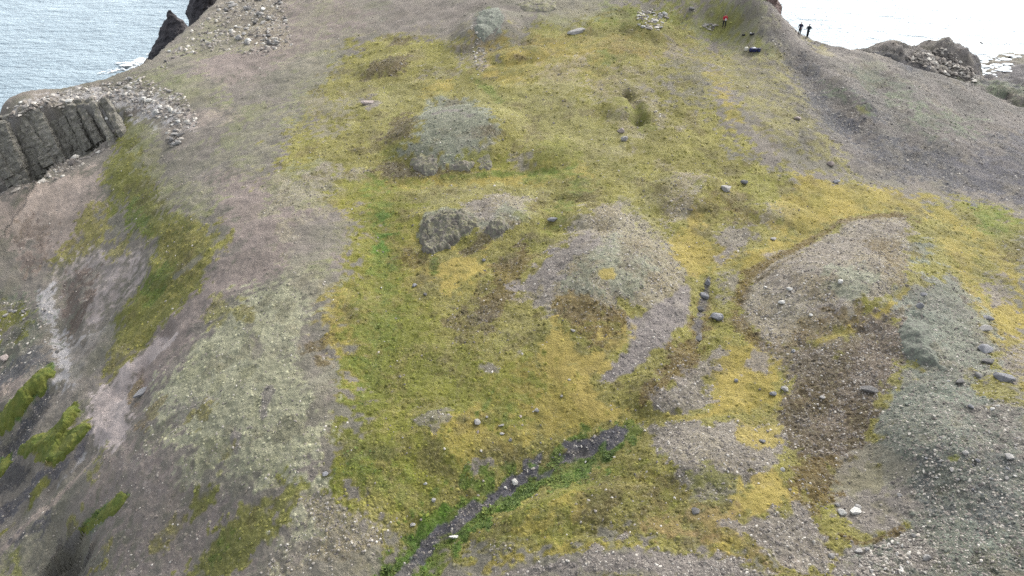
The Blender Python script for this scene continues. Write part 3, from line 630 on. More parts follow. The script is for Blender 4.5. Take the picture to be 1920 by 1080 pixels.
    (P_, 'olive', .7, 12, [(205, 660), (270, 610), (265, 660), (215, 700), (200, 690)]),
    (P_, 'pink', 1, 8, [(175, 740), (240, 690), (300, 620), (320, 640), (260, 700), (250, 770), (245, 800), (215, 845), (185, 830), (170, 780)]),
    (P_, 'drybrown', .6, 6, [(255, 700), (275, 680), (265, 740), (250, 770), (240, 740)]),
    (P_, 'rust', .5, 6, [(245, 725), (265, 700), (262, 760), (248, 765)]),
    (P_, 'rust', .5, 8, [(260, 790), (300, 750), (290, 780), (265, 810)]),
    (P_, 'hillgreen', .6, 14, [(0, 560), (60, 550), (90, 620), (80, 690), (30, 700), (-20, 690)]),
    (P_, 'moss', .75, 10, [(-20, 580), (50, 570), (65, 600), (45, 630), (-20, 640)]),
    (P_, 'slate', .8, 10, [(10, 690), (80, 645), (95, 680), (40, 710), (-20, 745), (-20, 710)]),
    (P_, 'tan', .7, 8, [(0, 740), (30, 715), (55, 720), (40, 750), (0, 770)]),
    (P_, 'bright', .9, 6, [(-20, 770), (20, 755), (60, 715), (100, 685), (106, 700), (80, 740), (50, 770), (20, 805), (-20, 815)]),
    (P_, 'black', .8, 6, [(-20, 845), (30, 812), (82, 748), (104, 735), (100, 755), (70, 805), (30, 850), (-20, 885)]),
    (P_, 'dark', .6, 6, [(-20, 840), (30, 810), (80, 745), (100, 740), (70, 800), (30, 850), (-20, 880)]),
    (P_, 'soil', .7, 8, [(75, 790), (120, 745), (138, 745), (135, 765), (90, 810), (55, 835)]),
    (P_, 'moss', .95, 5, [(35, 850), (60, 825), (110, 795), (145, 755), (152, 780), (120, 820), (85, 855), (50, 860)]),
    (P_, 'green', .5, 5, [(140, 760), (155, 755), (155, 790), (140, 785)]),
    (P_, 'moss', 1, 5, [(65, 860), (100, 825), (135, 800), (165, 790), (170, 805), (140, 840), (115, 858), (100, 878), (75, 872)]),
    (S_, 'clay', .8, 2, 4, [(78, 838), (95, 822), (125, 808)]),
    (S_, 'clay', .6, 2, 4, [(112, 858), (125, 840), (140, 825)]),
    (P_, 'slate', .95, 6, [(172, 806), (160, 850), (110, 900), (40, 950), (-20, 1000), (-20, 960), (60, 910), (100, 880), (140, 850)]),
    (P_, 'black', .9, 6, [(-20, 880), (30, 860), (60, 870), (60, 900), (20, 930), (-20, 930)]),
    (P_, 'bright', .7, 5, [(-20, 880), (15, 850), (20, 870), (0, 890)]),
    (S_, 'tan', .8, 6, 20, [(170, 870), (120, 925), (70, 970), (10, 1025)]),
    (S_, 'clay', .7, 3, 7, [(160, 850), (140, 880), (110, 910)]),
    (S_, 'moss', .75, 5, 9, [(90, 900), (60, 940), (30, 985), (0, 1005)]),
    (P_, 'slate', .75, 8, [(60, 990), (110, 960), (90, 1010), (20, 1035), (0, 1020)]),
    (P_, 'moss', .6, 9, [(165, 880), (190, 850), (190, 875), (165, 900)]),
    (P_, 'bright', .85, 5, [(150, 1000), (165, 975), (200, 945), (240, 920), (248, 928), (215, 960), (185, 985), (165, 1008)]),
    (P_, 'moss', .6, 8, [(125, 980), (150, 970), (150, 1000), (130, 1010)]),
    (P_, 'soilgreen', .7, 10, [(0, 1040), (60, 1010), (90, 1030), (80, 1090), (-20, 1090)]),
    (P_, 'moss', .5, 8, [(0, 1060), (25, 1040), (30, 1080), (0, 1090)]),
    (P_, 'black', .55, 9, [(95, 1020), (130, 1010), (170, 1030), (185, 1090), (85, 1090)]),
    (P_, 'mauve', .35, 22, [(240, 870), (330, 880), (420, 930), (420, 1000), (330, 1090), (200, 1090), (190, 1000)]),
    (P_, 'olive', .7, 9, [(180, 1060), (200, 1020), (215, 1020), (195, 1070)]),
    (P_, 'olive', .6, 9, [(280, 1020), (310, 980), (340, 970), (320, 1010), (290, 1040)]),
    (P_, 'moss', .7, 9, [(350, 945), (375, 915), (405, 900), (400, 930), (365, 970)]),
    (P_, 'moss', .85, 12, [(345, 1080), (400, 1000), (450, 960), (540, 900), (560, 910), (500, 975), (560, 940), (540, 980), (470, 1040), (420, 1090), (340, 1090)]),
    (P_, 'green', .6, 9, [(405, 1010), (425, 1000), (435, 1020), (415, 1045), (400, 1035)]),
    (P_, 'pale', .75, 12, [(505, 1045), (560, 980), (600, 930), (650, 960), (720, 985), (720, 1030), (650, 1060), (600, 1050), (500, 1085)]),
    (P_, 'sage', .5, 12, [(505, 1030), (560, 985), (590, 1000), (530, 1060)]),
    (P_, 'soil', .7, 12, [(560, 1085), (640, 1050), (720, 1040), (690, 1090)]),
    # right hill above the valley
    (P_, 'hill', .9, 16, [(1400, 60), (1470, 30), (1500, 60), (1600, 85), (1760, 120), (1990, 200), (1990, 400), (1830, 368), (1700, 335), (1620, 335), (1560, 315), (1480, 290), (1430, 220), (1380, 130)]),
    (P_, 'olive', .55, 18, [(1330, 60), (1440, 90), (1500, 130), (1540, 220), (1570, 310), (1480, 290), (1400, 220), (1340, 130)]),
    (P_, 'olive', .6, 9, [(1515, 78), (1545, 85), (1555, 105), (1530, 100)]),
    (P_, 'dark', .9, 12, [(1485, 105), (1510, 100), (1550, 150), (1560, 200), (1620, 230), (1600, 255), (1560, 240), (1520, 190)]),
    (P_, 'dark', .8, 22, [(1620, 255), (1690, 290), (1800, 280), (1925, 250), (1990, 300), (1960, 400), (1830, 362), (1700, 325), (1640, 300)]),
    (P_, 'slate', .7, 18, [(1790, 300), (1930, 270), (1960, 390), (1840, 355)]),
    (P_, 'hillgreen', .6, 14, [(1640, 140), (1700, 150), (1720, 190), (1680, 200)]),
    (P_, 'dark', .6, 12, [(1590, 170), (1640, 190), (1660, 230), (1600, 225)]),
    (P_, 'hillgreen', .95, 8, [(1540, 155), (1565, 155), (1610, 190), (1625, 205), (1590, 200), (1555, 185)]),
    (P_, 'hillgreen', .9, 12, [(1590, 130), (1650, 120), (1660, 170), (1620, 165)]),
    (P_, 'hillgreen', .65, 16, [(1720, 210), (1830, 215), (1810, 245), (1730, 245)]),
    (P_, 'olive', .5, 5, [(1605, 200), (1625, 205), (1615, 215)]),
    (P_, 'soil', .5, 18, [(1500, 90), (1600, 100), (1680, 130), (1580, 130)]),
    (P_, 'dark', .75, 12, [(1630, 96), (1690, 98), (1765, 84), (1845, 140), (1830, 160), (1760, 138), (1700, 124)]),
    (P_, 'brownslope', .35, 16, [(1690, 100), (1770, 86), (1840, 140), (1830, 158), (1760, 135)]),
    (P_, 'hillgreen', .9, 9, [(1805, 152), (1880, 150), (1940, 160), (1940, 205), (1870, 180)]),
    (P_, 'slate', .8, 9, [(1840, 150), (1880, 126), (1960, 118), (1960, 158)]),
    (P_, 'soilgreen', .85, 18, [(1270, -10), (1400, -10), (1440, 40), (1430, 80), (1350, 90), (1290, 60)]),
    (P_, 'moss', .55, 14, [(1270, -10), (1340, -10), (1370, 30), (1400, 70), (1330, 70)]),
    # top left rubble
    (P_, 'soilgreen', .7, 10, [(400, 30), (480, 50), (470, 90), (370, 105), (330, 90), (370, 60)]),
    (P_, 'pale', .6, 10, [(410, -10), (520, -10), (540, 60), (530, 95), (430, 70), (400, 25)]),
    (P_, 'clay', .65, 8, [(60, 190), (150, 160), (240, 170), (330, 200), (360, 220), (330, 235), (230, 195), (140, 185), (20, 215)]),
    (P_, 'clay', .45, 8, [(280, 200), (370, 225), (360, 245), (300, 235)]),
    (P_, 'gravel', .6, 8, [(310, 240), (345, 235), (340, 270), (315, 265)]),
    (P_, 'tan', .5, 9, [(330, 215), (440, 205), (440, 225), (370, 240)]),
]
prime([p for L in LAYERS for p in L[-1]])

# ------------------------------------------------------------------ the terrain sheet
NR, NC = 900, 1000
rows = 11.0 * np.exp(np.linspace(0, math.log(215.0 / 11.0), NR))
cols = np.linspace(-1.36, 1.36, NC)
GX = (rows[:, None] + 3.0) * cols[None, :]
GY = np.repeat(rows[:, None], NC, 1)
_jx = fbm(GX, GY, 0.5, 1, 91) * 0.0
gx, gy = GX.ravel(), GY.ravel()

nA = fbm(gx, gy, 7.0, 3, 11); nB = fbm(gx, gy, 1.6, 3, 23); nC = fbm(gx, gy, 0.45, 2, 37)
hue = fbm(gx, gy, 2.6, 4, 51) + 0.5 * fbm(gx, gy, 14.0, 2, 57)

N_ = len(gx)
leafy = np.zeros(N_)
colr = np.empty((N_, 3)); stone = np.empty(N_); clump = np.empty(N_)


def cover_fields(name, m):
    a, b, st, cl = COV[name]
    t = sstep(-0.75, 0.75, hue[m])[:, None]
    return lin(a) * (1 - t) + lin(b) * t, st, cl


c0, st0, cl0 = cover_fields('soil', slice(None))
colr[:] = c0; stone[:] = st0; clump[:] = cl0
for L in LAYERS:
    if L[0] == P_:
        _, name, op, soft, pts = L; wpx = 0
    else:
        _, name, op, soft, wpx, pts = L
    W = np.array([G(*p) for p in pts])
    sc = float(np.median(np.linalg.norm(W - np.array([0, 0, CZ]), axis=1))) / FPX
    s_ = soft * sc * 1.15
    pad = s_ * 3 + wpx * sc
    m = np.nonzero((gx > W[:, 0].min() - pad) & (gx < W[:, 0].max() + pad) & (gy > W[:, 1].min() - pad) & (gy < W[:, 1].max() + pad))[0]
    if len(m) == 0:
        continue
    x, y = gx[m], gy[m]
    if L[0] == P_:
        sd = poly_sd(x, y, [(p[0], p[1]) for p in W])
    else:
        d, _, par = seg_dist(x, y, [(p[0], p[1]) for p in W])
        sd = wpx * sc * 0.5 - d
    kf = 0.55 if soft <= 6 else 1.0
    e = sd + s_ * kf * (0.65 * nA[m] + 1.35 * nB[m] + 1.4 * nC[m])
    w = sstep(-0.5 * s_, 0.5 * s_, e) * op
    if op < 0.8:                                     # thin covers break up into clumps instead of tinting evenly
        br = sstep(-0.5, 0.5, 0.8 * nB[m] + 0.9 * nC[m] + (op - 0.5) * 1.4)
        w = w * (0.45 + 0.75 * br)
    w = np.clip(w, 0, 1)
    c, st, cl = cover_fields(name, m)
    colr[m] = colr[m] * (1 - w[:, None]) + c * w[:, None]
    stone[m] = stone[m] * (1 - w) + st * w
    clump[m] = clump[m] * (1 - w) + cl * w
    leafy[m] = leafy[m] * (1 - w) + (w if name == 'bright' else 0.55 * w if name == 'green' else 0)

# patches inside the patches: heath, pale tips and bare spots a metre or two across
for nm, seed, lo, amt, fld in [('heath', 201, 0.30, 0.50, clump), ('lightolive', 202, 0.30, 0.42, clump), ('mauve', 203, 0.35, 0.25, stone), ('moss', 204, 0.30, 0.38, clump), ('pale', 205, 0.40, 0.28, stone)]:
    q = fbm(gx, gy, 2.4, 4, seed, 0.65)
    w = sstep(lo, lo + 0.35, q) * amt * np.clip(fld * 1.3, 0, 1)
    c, st, cl = cover_fields(nm, slice(None))
    if nm in ('lightolive', 'moss'):                  # only where plants already grow
        w = w * sstep(0.02, 0.10, colr[:, 1] - colr[:, 2])
    colr = colr * (1 - w[:, None]) + c * w[:, None]
# tone variation of the plants themselves
var = 1 + 0.10 * nB + 0.09 * nC + 0.05 * nA
colr *= var[:, None]

gz = H0(gx, gy)
base_z = gz.copy()
hf = fbm(gx, gy, 0.28, 2, 71)
cell = np.abs(fbm(gx, gy, 0.55, 3, 77))
gz = gz + 0.17 * fbm(gx, gy, 5.5, 4, 61) + (0.04 + 0.09 * clump) * (0.55 - cell) + (0.025 + 0.04 * stone) * hf + 0.07 * fbm(gx, gy, 1.3, 2, 67)
# rough rock on steep ground: sea cliffs, gullies
H2 = gz.reshape(NR, NC)
gyr = np.gradient(base_z.reshape(NR, NC), axis=0) / np.gradient(GY, axis=0)
gxr = np.gradient(base_z.reshape(NR, NC), axis=1) / np.gradient(GX, axis=1)
steep = sstep(1.1, 2.0, np.hypot(gxr, gyr)).ravel()
rid = 1 - np.abs(fbm(gx, gy, 3.0, 4, 81)) * 2
gz = gz + steep * (0.55 * rid + 0.35 * fbm(gx, gy, 1.1, 3, 83))
left = sstep(-20, -38, gx) * sstep(75, 60, gy)
gz = gz + left * 0.2 * (1 - np.abs(fbm(gx * 0.8 + gy * 0.5, gy * 0.6 - gx * 0.5, 3.2, 4, 87)) * 2) * (1 - steep)


def ground_z(x, y):
    """height of the finished sheet at world x, y (bilinear)"""
    x = np.atleast_1d(np.asarray(x, float)); y = np.atleast_1d(np.asarray(y, float))
    r = np.clip(np.log(np.maximum(y, 11.01) / 11.0) / math.log(215.0 / 11.0) * (NR - 1), 0, NR - 1.001)
    c = np.clip((x / (y + 3.0) + 1.36) / 2.72 * (NC - 1), 0, NC - 1.001)
    i = r.astype(int); j = c.astype(int); fr = r - i; fc = c - j
    Z = gz.reshape(NR, NC)
    return (Z[i, j] * (1 - fc) + Z[i, j + 1] * fc) * (1 - fr) + (Z[i + 1, j] * (1 - fc) + Z[i + 1, j + 1] * fc) * fr


def field_at(f, x, y):
    r = np.clip(np.log(np.maximum(y, 11.01) / 11.0) / math.log(215.0 / 11.0) * (NR - 1), 0, NR - 1).astype(int)
    c = np.clip((x / (y + 3.0) + 1.36) / 2.72 * (NC - 1), 0, NC - 1).astype(int)
    return f[r * NC + c]


def mesh_np(name, v, f, mat=None, smooth=True):
    me = bpy.data.meshes.new(name)
    v = np.asarray(v, np.float32); f = np.asarray(f, np.int32)
    k = f.shape[1]
    me.vertices.add(len(v)); me.vertices.foreach_set('co', v.ravel())
    me.loops.add(f.size); me.loops.foreach_set('vertex_index', f.ravel())
    me.polygons.add(len(f))
    me.polygons.foreach_set('loop_start', np.arange(0, f.size, k, dtype=np.int32))
    me.polygons.foreach_set('loop_total', np.full(len(f), k, np.int32))
    me.polygons.foreach_set('use_smooth', np.full(len(f), smooth, bool))
    me.update(calc_edges=True)
    if mat:
        me.materials.append(mat)
    return me


def link(name, data, parent=None, **props):
    o = bpy.data.objects.new(name, data)
    COL.objects.link(o)
    if parent is not None:
        o.parent = parent
    for k, v in props.items():
        if v:
            o[k] = v
    return o


# ------------------------------------------------------------------ materials
class NT:
    def __init__(s, name, rough=0.9):
        s.m = bpy.data.materials.new(name); s.m.use_nodes = True
        s.t = s.m.node_tree; s.n = s.t.nodes; s.l = s.t.links
        s.b = s.n['Principled BSDF']
        s.b.inputs['Roughness'].default_value = rough
        s.b.inputs['Specular IOR Level'].default_value = 0.25

    def node(s, t, **kw):
        n = s.n.new(t)
        for k, v in kw.items():
            setattr(n, k, v)
        return n

    def noise(s, scale, vec=None, detail=3, rough=0.55, out='Fac'):
        n = s.node('ShaderNodeTexNoise')
        n.inputs['Scale'].default_value = scale; n.inputs['Detail'].default_value = detail; n.inputs['Roughness'].default_value = rough
        if vec is not None:
            s.l.new(vec, n.inputs['Vector'])
        return n.outputs[out]

    def voro(s, scale, vec=None, feature='F1', out='Distance'):
        n = s.node('ShaderNodeTexVoronoi', feature=feature)
        n.inputs['Scale'].default_value = scale
        if vec is not None:
            s.l.new(vec, n.inputs['Vector'])
        return n.outputs[out]

    def ramp(s, fac, stops):
        n = s.node('ShaderNodeValToRGB')
        e = n.color_ramp.elements
        while len(e) < len(stops):
            e.new(0.5)
        for q, (p, c) in zip(e, stops):
            q.position = p
            q.color = (c, c, c, 1) if not hasattr(c, '__len__') else (*c, 1)
        s.l.new(fac, n.inputs['Fac'])
        return n.outputs['Color']

    def math(s, op, a, b=None, clamp=False):
        n = s.node('ShaderNodeMath', operation=op, use_clamp=clamp)
        for i, v in enumerate((a, b)):
            if v is None:
                continue
            if hasattr(v, 'node'):
                s.l.new(v, n.inputs[i])
            else:
                n.inputs[i].default_value = v
        return n.outputs[0]

    def mix(s, fac, a, b, blend='MIX'):
        n = s.node('ShaderNodeMix', data_type='RGBA', blend_type=blend)
        for i, v in ((0, fac), (6, a), (7, b)):
            if hasattr(v, 'node'):
                s.l.new(v, n.inputs[i])
            elif i == 0:
                n.inputs[0].default_value = v
            else:
                n.inputs[i].default_value = (*v, 1) if len(v) == 3 else v
        return n.outputs[2]

    def pos(s):
        return s.node('ShaderNodeNewGeometry').outputs['Position']

    def attr(s, name, out='Color'):
        return s.node('ShaderNodeAttribute', attribute_name=name).outputs[out]

    def bump(s, h, strength=0.5, dist=0.1, normal=None):
        n = s.node('ShaderNodeBump')
        n.inputs['Strength'].default_value = strength; n.inputs['Distance'].default_value = dist
        s.l.new(h, n.inputs['Height'])
        if normal is not None:
            s.l.new(normal, n.inputs['Normal'])
        s.l.new(n.outputs['Normal'], s.b.inputs['Normal'])
        return n.outputs['Normal']

    def color(s, c):
        if hasattr(c, 'node'):
            s.l.new(c, s.b.inputs['Base Color'])
        else:
            s.b.inputs['Base Color'].default_value = (*c, 1)


def ground_material():
    g = NT('ground_cover', 0.95)
    P = g.pos()
    base = g.attr('cover')
    st = g.attr('stoniness', 'Fac'); cl = g.attr('clumpiness', 'Fac')
    # small stones: voronoi cells with a tone each
    cc = g.node('ShaderNodeTexVoronoi'); cc.inputs['Scale'].default_value = 6.5
    g.l.new(P, cc.inputs['Vector'])
    sep = g.node('ShaderNodeSeparateColor'); g.l.new(cc.outputs['Color'], sep.inputs[0])
    pale = g.ramp(sep.outputs[0], [(0.74, 0.0), (0.90, 1.0)])
    dark = g.ramp(sep.outputs[1], [(0.72, 0.0), (0.92, 1.0)])
    edge = g.ramp(cc.outputs['Distance'], [(0.30, 1.0), (0.60, 0.0)])
    fp = g.math('MULTIPLY', g.math('MULTIPLY', pale, edge), g.math('MULTIPLY', st, 0.62))
    fd = g.math('MULTIPLY', g.math('MULTIPLY', dark, edge), g.math('MULTIPLY', st, 0.50))
    c = g.mix(fp, base, tuple(lin((205, 198, 184))))
    c = g.mix(fd, c, tuple(lin((88, 82, 78))))
    # clumps of moss, lichen and heath with a darker colour in the gaps between them
    n1 = g.noise(5.5, P, 5, 0.7)
    gap = g.ramp(n1, [(0.34, 1.0), (0.50, 0.0)])
    c = g.mix(g.math('MULTIPLY', gap, g.math('MULTIPLY', cl, 0.58)), c, tuple(lin((80, 72, 46))))
    hi = g.ramp(n1, [(0.54, 0.0), (0.70, 1.0)])
    c = g.mix(g.math('MULTIPLY', hi, g.math('MULTIPLY', cl, 0.52)), c, tuple(lin((208, 201, 150))))
    fine = g.noise(22.0, P, 3, 0.7)
    fv = g.ramp(fine, [(0.25, 0.72), (0.75, 1.28)])
    c = g.mix(1.0, c, fv, 'MULTIPLY')
    g.color(c)
    h = g.math('ADD', g.math('MULTIPLY', n1, 0.9), g.math('MULTIPLY', fine, 0.45))
    h = g.math('SUBTRACT', h, g.math('MULTIPLY', cc.outputs['Distance'], 0.5))
    g.bump(h, 0.75, 0.16)
    return g.m


def rock_material(name, ca, cb, cc_=None, lich=None, lich_amt=0.5, scale=1.0, moss=0.0):
    g = NT(name, 0.92)
    P = g.node('ShaderNodeTexCoord').outputs['Object']
    n1 = g.noise(1.4 * scale, P, 6, 0.65); n2 = g.noise(7.0 * scale, P, 4, 0.7)
    c = g.mix(g.ramp(n1, [(0.38, 0.0), (0.62, 1.0)]), tuple(lin(ca)), tuple(lin(cb)))
    if cc_:
        c = g.mix(g.ramp(n2, [(0.52, 0.0), (0.68, 0.8)]), c, tuple(lin(cc_)))
    if lich:
        n3 = g.noise(3.2 * scale, P, 5, 0.75)
        c = g.mix(g.math('MULTIPLY', g.ramp(n3, [(0.46, 0.0), (0.58, 1.0)]), lich_amt), c, tuple(lin(lich)))
    if moss:
        nz = g.node('ShaderNodeSeparateXYZ'); g.l.new(g.node('ShaderNodeNewGeometry').outputs['Normal'], nz.inputs[0])
        up = g.ramp(nz.outputs[2], [(0.62, 0.0), (0.9, 1.0)])
        c = g.mix(g.math('MULTIPLY', g.math('MULTIPLY', up, g.ramp(n1, [(0.4, 0), (0.6, 1)])), moss), c, tuple(lin((135, 132, 62))))
    fv = g.ramp(g.noise(26.0 * scale, P, 3, 0.7), [(0.25, 0.72), (0.75, 1.26)])
    c = g.mix(1.0, c, fv, 'MULTIPLY')
    ir = g.node('ShaderNodeObjectInfo').outputs['Random']
    c = g.mix(1.0, c, g.ramp(ir, [(0.0, 0.80), (1.0, 1.16)]), 'MULTIPLY')
    g.color(c)
    v = g.voro(3.0 * scale, P, 'DISTANCE_TO_EDGE')
    h = g.math('ADD', g.math('MULTIPLY', n1, 1.2), g.math('MULTIPLY', n2, 0.5))
    h = g.math('ADD', h, g.ramp(v, [(0.0, 0.0), (0.10, 0.5)]))
    g.bump(h, 0.7, 0.12 / scale)
    return g.m


def plain(name, rgb, rough=0.8, spec=0.3):
    g = NT(name, rough)
    g.b.inputs['Specular IOR Level'].default_value = spec
    P = g.node('ShaderNodeTexCoord').outputs['Object']
    fv = g.ramp(g.noise(14.0, P, 3, 0.6), [(0.3, 0.85), (0.7, 1.12)])
    g.color(g.mix(1.0, tuple(lin(rgb)), fv, 'MULTIPLY'))
    return g.m


M_GROUND = ground_material()
M_BASALT = rock_material('basalt', (112, 108, 103), (158, 153, 143), (202, 197, 184), (124, 125, 92), 0.35, 1.2)
M_STACK = rock_material('dark_sea_rock', (62, 60, 64), (84, 80, 82), (104, 99, 98), None, 0, 0.5)
M_BLUFF = rock_material('brown_rock', (128, 108, 100), (108, 90, 84), (150, 134, 126), None, 0, 0.5)
M_OUTCROP = rock_material('grey_outcrop', (124, 117, 110), (141, 135, 122), (98, 90, 83), (148, 150, 126), 0.6, 1.0, 0.35)
M_MOSSROCK = rock_material('lichen_covered_rock', (122, 121, 113), (134, 138, 124), (104, 100, 95), (144, 152, 134), 0.7, 1.6, 0.0)
M_GREY = rock_material('grey_stone', (168, 163, 160), (186, 182, 177), (146, 140, 137), (200, 201, 190), 0.5, 2.2)
M_BLUE = rock_material('bluish_stone', (136, 136, 141), (152, 152, 155), (120, 118, 123), (174, 176, 170), 0.35, 2.2)
M_PALE = rock_material('pale_stone', (226, 223, 216), (240, 237, 230), (200, 196, 188), (216, 219, 204), 0.4, 2.2)
M_DARK = rock_material('dark_stone', (116, 113, 113), (132, 128, 127), (100, 97, 98), (156, 158, 144), 0.4, 2.2)
M_PINK = rock_material('pinkish_stone', (178, 165, 157), (192, 178, 170), (160, 147, 141), None, 0, 2.2)

# terrain object
_i = np.arange(NR - 1)[:, None] * NC + np.arange(NC - 1)[None, :]
_f = np.stack([_i, _i + 1, _i + 1 + NC, _i + NC], -1).reshape(-1, 4)
# bare rock where it is steep; nothing grows on the sea cliffs
rockc = lin(COV['rock'][0]) * (1 + 0.25 * nB[:, None])
wgt = steep * sstep(-0.3, 0.3, nB + 0.2) * 0.75
colr = colr * (1 - wgt[:, None]) + rockc * wgt[:, None]
me = mesh_np('headland_ground', np.stack([gx, gy, gz], -1), _f, M_GROUND)
a = me.attributes.new('cover', 'FLOAT_COLOR', 'POINT')
a.data.foreach_set('color', np.concatenate([np.clip(colr, 0.005, 1), np.ones((N_, 1))], 1).astype(np.float32).ravel())
a = me.attributes.new('stoniness', 'FLOAT', 'POINT'); a.data.foreach_set('value', stone.astype(np.float32))
a = me.attributes.new('clumpiness', 'FLOAT', 'POINT'); a.data.foreach_set('value', clump.astype(np.float32))
link('headland_ground', me, kind='structure', label='mossy and gravelly headland ground sloping to the sea', category='headland')


# ------------------------------------------------------------------ the sea
def sea_material():
    g = NT('sea_water', 0.36)
    P = g.pos()
    mp = g.node('ShaderNodeMapping'); g.l.new(P, mp.inputs['Vector'])
    mp.inputs['Rotation'].default_value = (0, 0, math.radians(-14)); mp.inputs['Scale'].default_value = (0.42, 1.0, 1.0)
    V = mp.outputs['Vector']
    n1 = g.noise(0.16, V, 5, 0.62); n2 = g.noise(0.55, V, 4, 0.6); n3 = g.noise(2.2, V, 2, 0.6)
    h = g.math('ADD', g.math('MULTIPLY', n1, 3.0), g.math('MULTIPLY', n2, 1.0))
    h = g.math('ADD', h, g.math('MULTIPLY', n3, 0.18))
    g.bump(h, 1.0, 1.25)
    big = g.noise(0.02, P, 3, 0.5)
    c = g.mix(g.ramp(big, [(0.35, 0.0), (0.65, 1.0)]), (0.16, 0.21, 0.24), (0.205, 0.26, 0.29))
    g.color(c)
    g.b.inputs['IOR'].default_value = 1.33
    g.b.inputs['Specular IOR Level'].default_value = 0.27
    return g.m


M_SEA = sea_material()
R_ = 4000.0
me = mesh_np('sea', [(-R_, -R_, SEA_Z), (R_, -R_, SEA_Z), (R_, R_, SEA_Z), (-R_, R_, SEA_Z)], [(0, 1, 2, 3)], M_SEA)
link('sea', me, kind='structure', label='pale blue rippled sea around the headland', category='sea')

g = NT('foam', 0.9); g.color((0.5, 0.53, 0.54)); M_FOAM = g.m


def foam(cpx, cpy, rx, ry, rot, n, seed):
    c = at_z(cpx, cpy, SEA_Z)
    bm = bmesh.new()
    r = random.Random(seed)
    for k in range(n):
        t = r.uniform(-1, 1)
        ox = t * rx + r.gauss(0, rx * .1); oy = r.gauss(0, ry * .45)
        cx = c[0] + ox * math.cos(rot) - oy * math.sin(rot); cy = c[1] + ox * math.sin(rot) + oy * math.cos(rot)
        s = r.uniform(0.12, 0.5) * ry * 0.5; q = r.randint(9, 13)
        zz = SEA_Z + 0.10 + 0.012 * k
        top = [bm.verts.new((cx + s * 1.9 * math.cos(a_) * r.uniform(.6, 1.2), cy + s * math.sin(a_) * r.uniform(.6, 1.2), zz)) for a_ in [6.283 * i / q for i in range(q)]]
        mid = bm.verts.new((cx, cy, zz + 0.25 * s))
        for i in range(q):
            bm.faces.new((top[i], top[(i + 1) % q], mid))
    me_ = bpy.data.meshes.new('sea_foam'); bm.to_mesh(me_); bm.free(); me_.materials.append(M_FOAM)
    return me_


for args in [(262, 120, 4, 3.6, 0.9, 60, 1), (236, 132, 6, 2.2, 0.5, 40, 2), (382, 26, 3, 1.6, 0.4, 20, 3), (1866, 134, 9, 5.0, 0.28, 90, 4), (1900, 116, 9, 4.0, 0.2, 70, 5), (290, 98, 4, 1.2, 1.0, 14, 6)]:
    link('sea_foam', foam(*args), kind='stuff')


# ------------------------------------------------------------------ rocks
def rock_mesh(name, seed, sub=2, flat=0.75, cuts=15, lump=0.34, smooth=False):
    r = random.Random(seed)
    bm = bmesh.new()
    bmesh.ops.create_icosphere(bm, subdivisions=sub, radius=1.0)
    planes = []
    for _ in range(cuts):
        n = Vector((r.gauss(0, 1), r.gauss(0, 1), r.gauss(0, 1))).normalized()
        planes.append((n, r.uniform(0.52, 0.86)))
    off = Vector((seed * 3.17, seed * 1.3, 0))
    for v in bm.verts:
        p = v.co.copy()
        p *= 1 + lump * mnoise.noise(p * 1.3 + off) + lump * 0.5 * mnoise.noise(p * 3.1 + off)
        for n, d in planes:
            e = p.dot(n) - d
            if e > 0:
                p -= n * e * 0.95
        p.z *= flat
        v.co = p
    me_ = bpy.data.meshes.new(name)
    bm.to_mesh(me_); bm.free()
    if smooth:
        me_.polygons.foreach_set('use_smooth', [True] * len(me_.polygons))
    return me_


ROCKS = {}


def rock_var(mat, k, sub):
    key = (mat.name, k, sub)
    if key not in ROCKS:
        me_ = rock_mesh('stone_mesh', 100 + k * 13 + sub, sub, flat=0.62 + 0.05 * (k % 5))
        me_.materials.append(mat)
        ROCKS[key] = me_
    return ROCKS[key]


def px_m(w):
    return float(np.linalg.norm(np.asarray(w) - np.array([0, 0, CZ]))) / FPX


def put_rock(name, px, py, dpx, mat, label=None, cat='rock', group=None, k=0, asp=1.0, rot=None, sub=2, tall=1.0, sink=0.22, w=None):
    if w is None:
        w = G(px, py)
    x, y = float(w[0]), float(w[1])
    z = float(ground_z(x, y)[0])
    r = dpx * px_m((x, y, z)) * 0.5
    o = link(name, rock_var(mat, k, sub), label=label, category=cat, group=group)
    rz = random.uniform(0, 6.28) if rot is None else rot
    o.location = (x, y, z + r * 0.6 * tall * (1 - 2 * sink))
    o.scale = (r * 1.08 * asp, r * 1.08 / math.sqrt(asp), r * 1.08 * tall)
    o.rotation_euler = (random.uniform(-.2, .2), random.uniform(-.2, .2), rz)
    return o


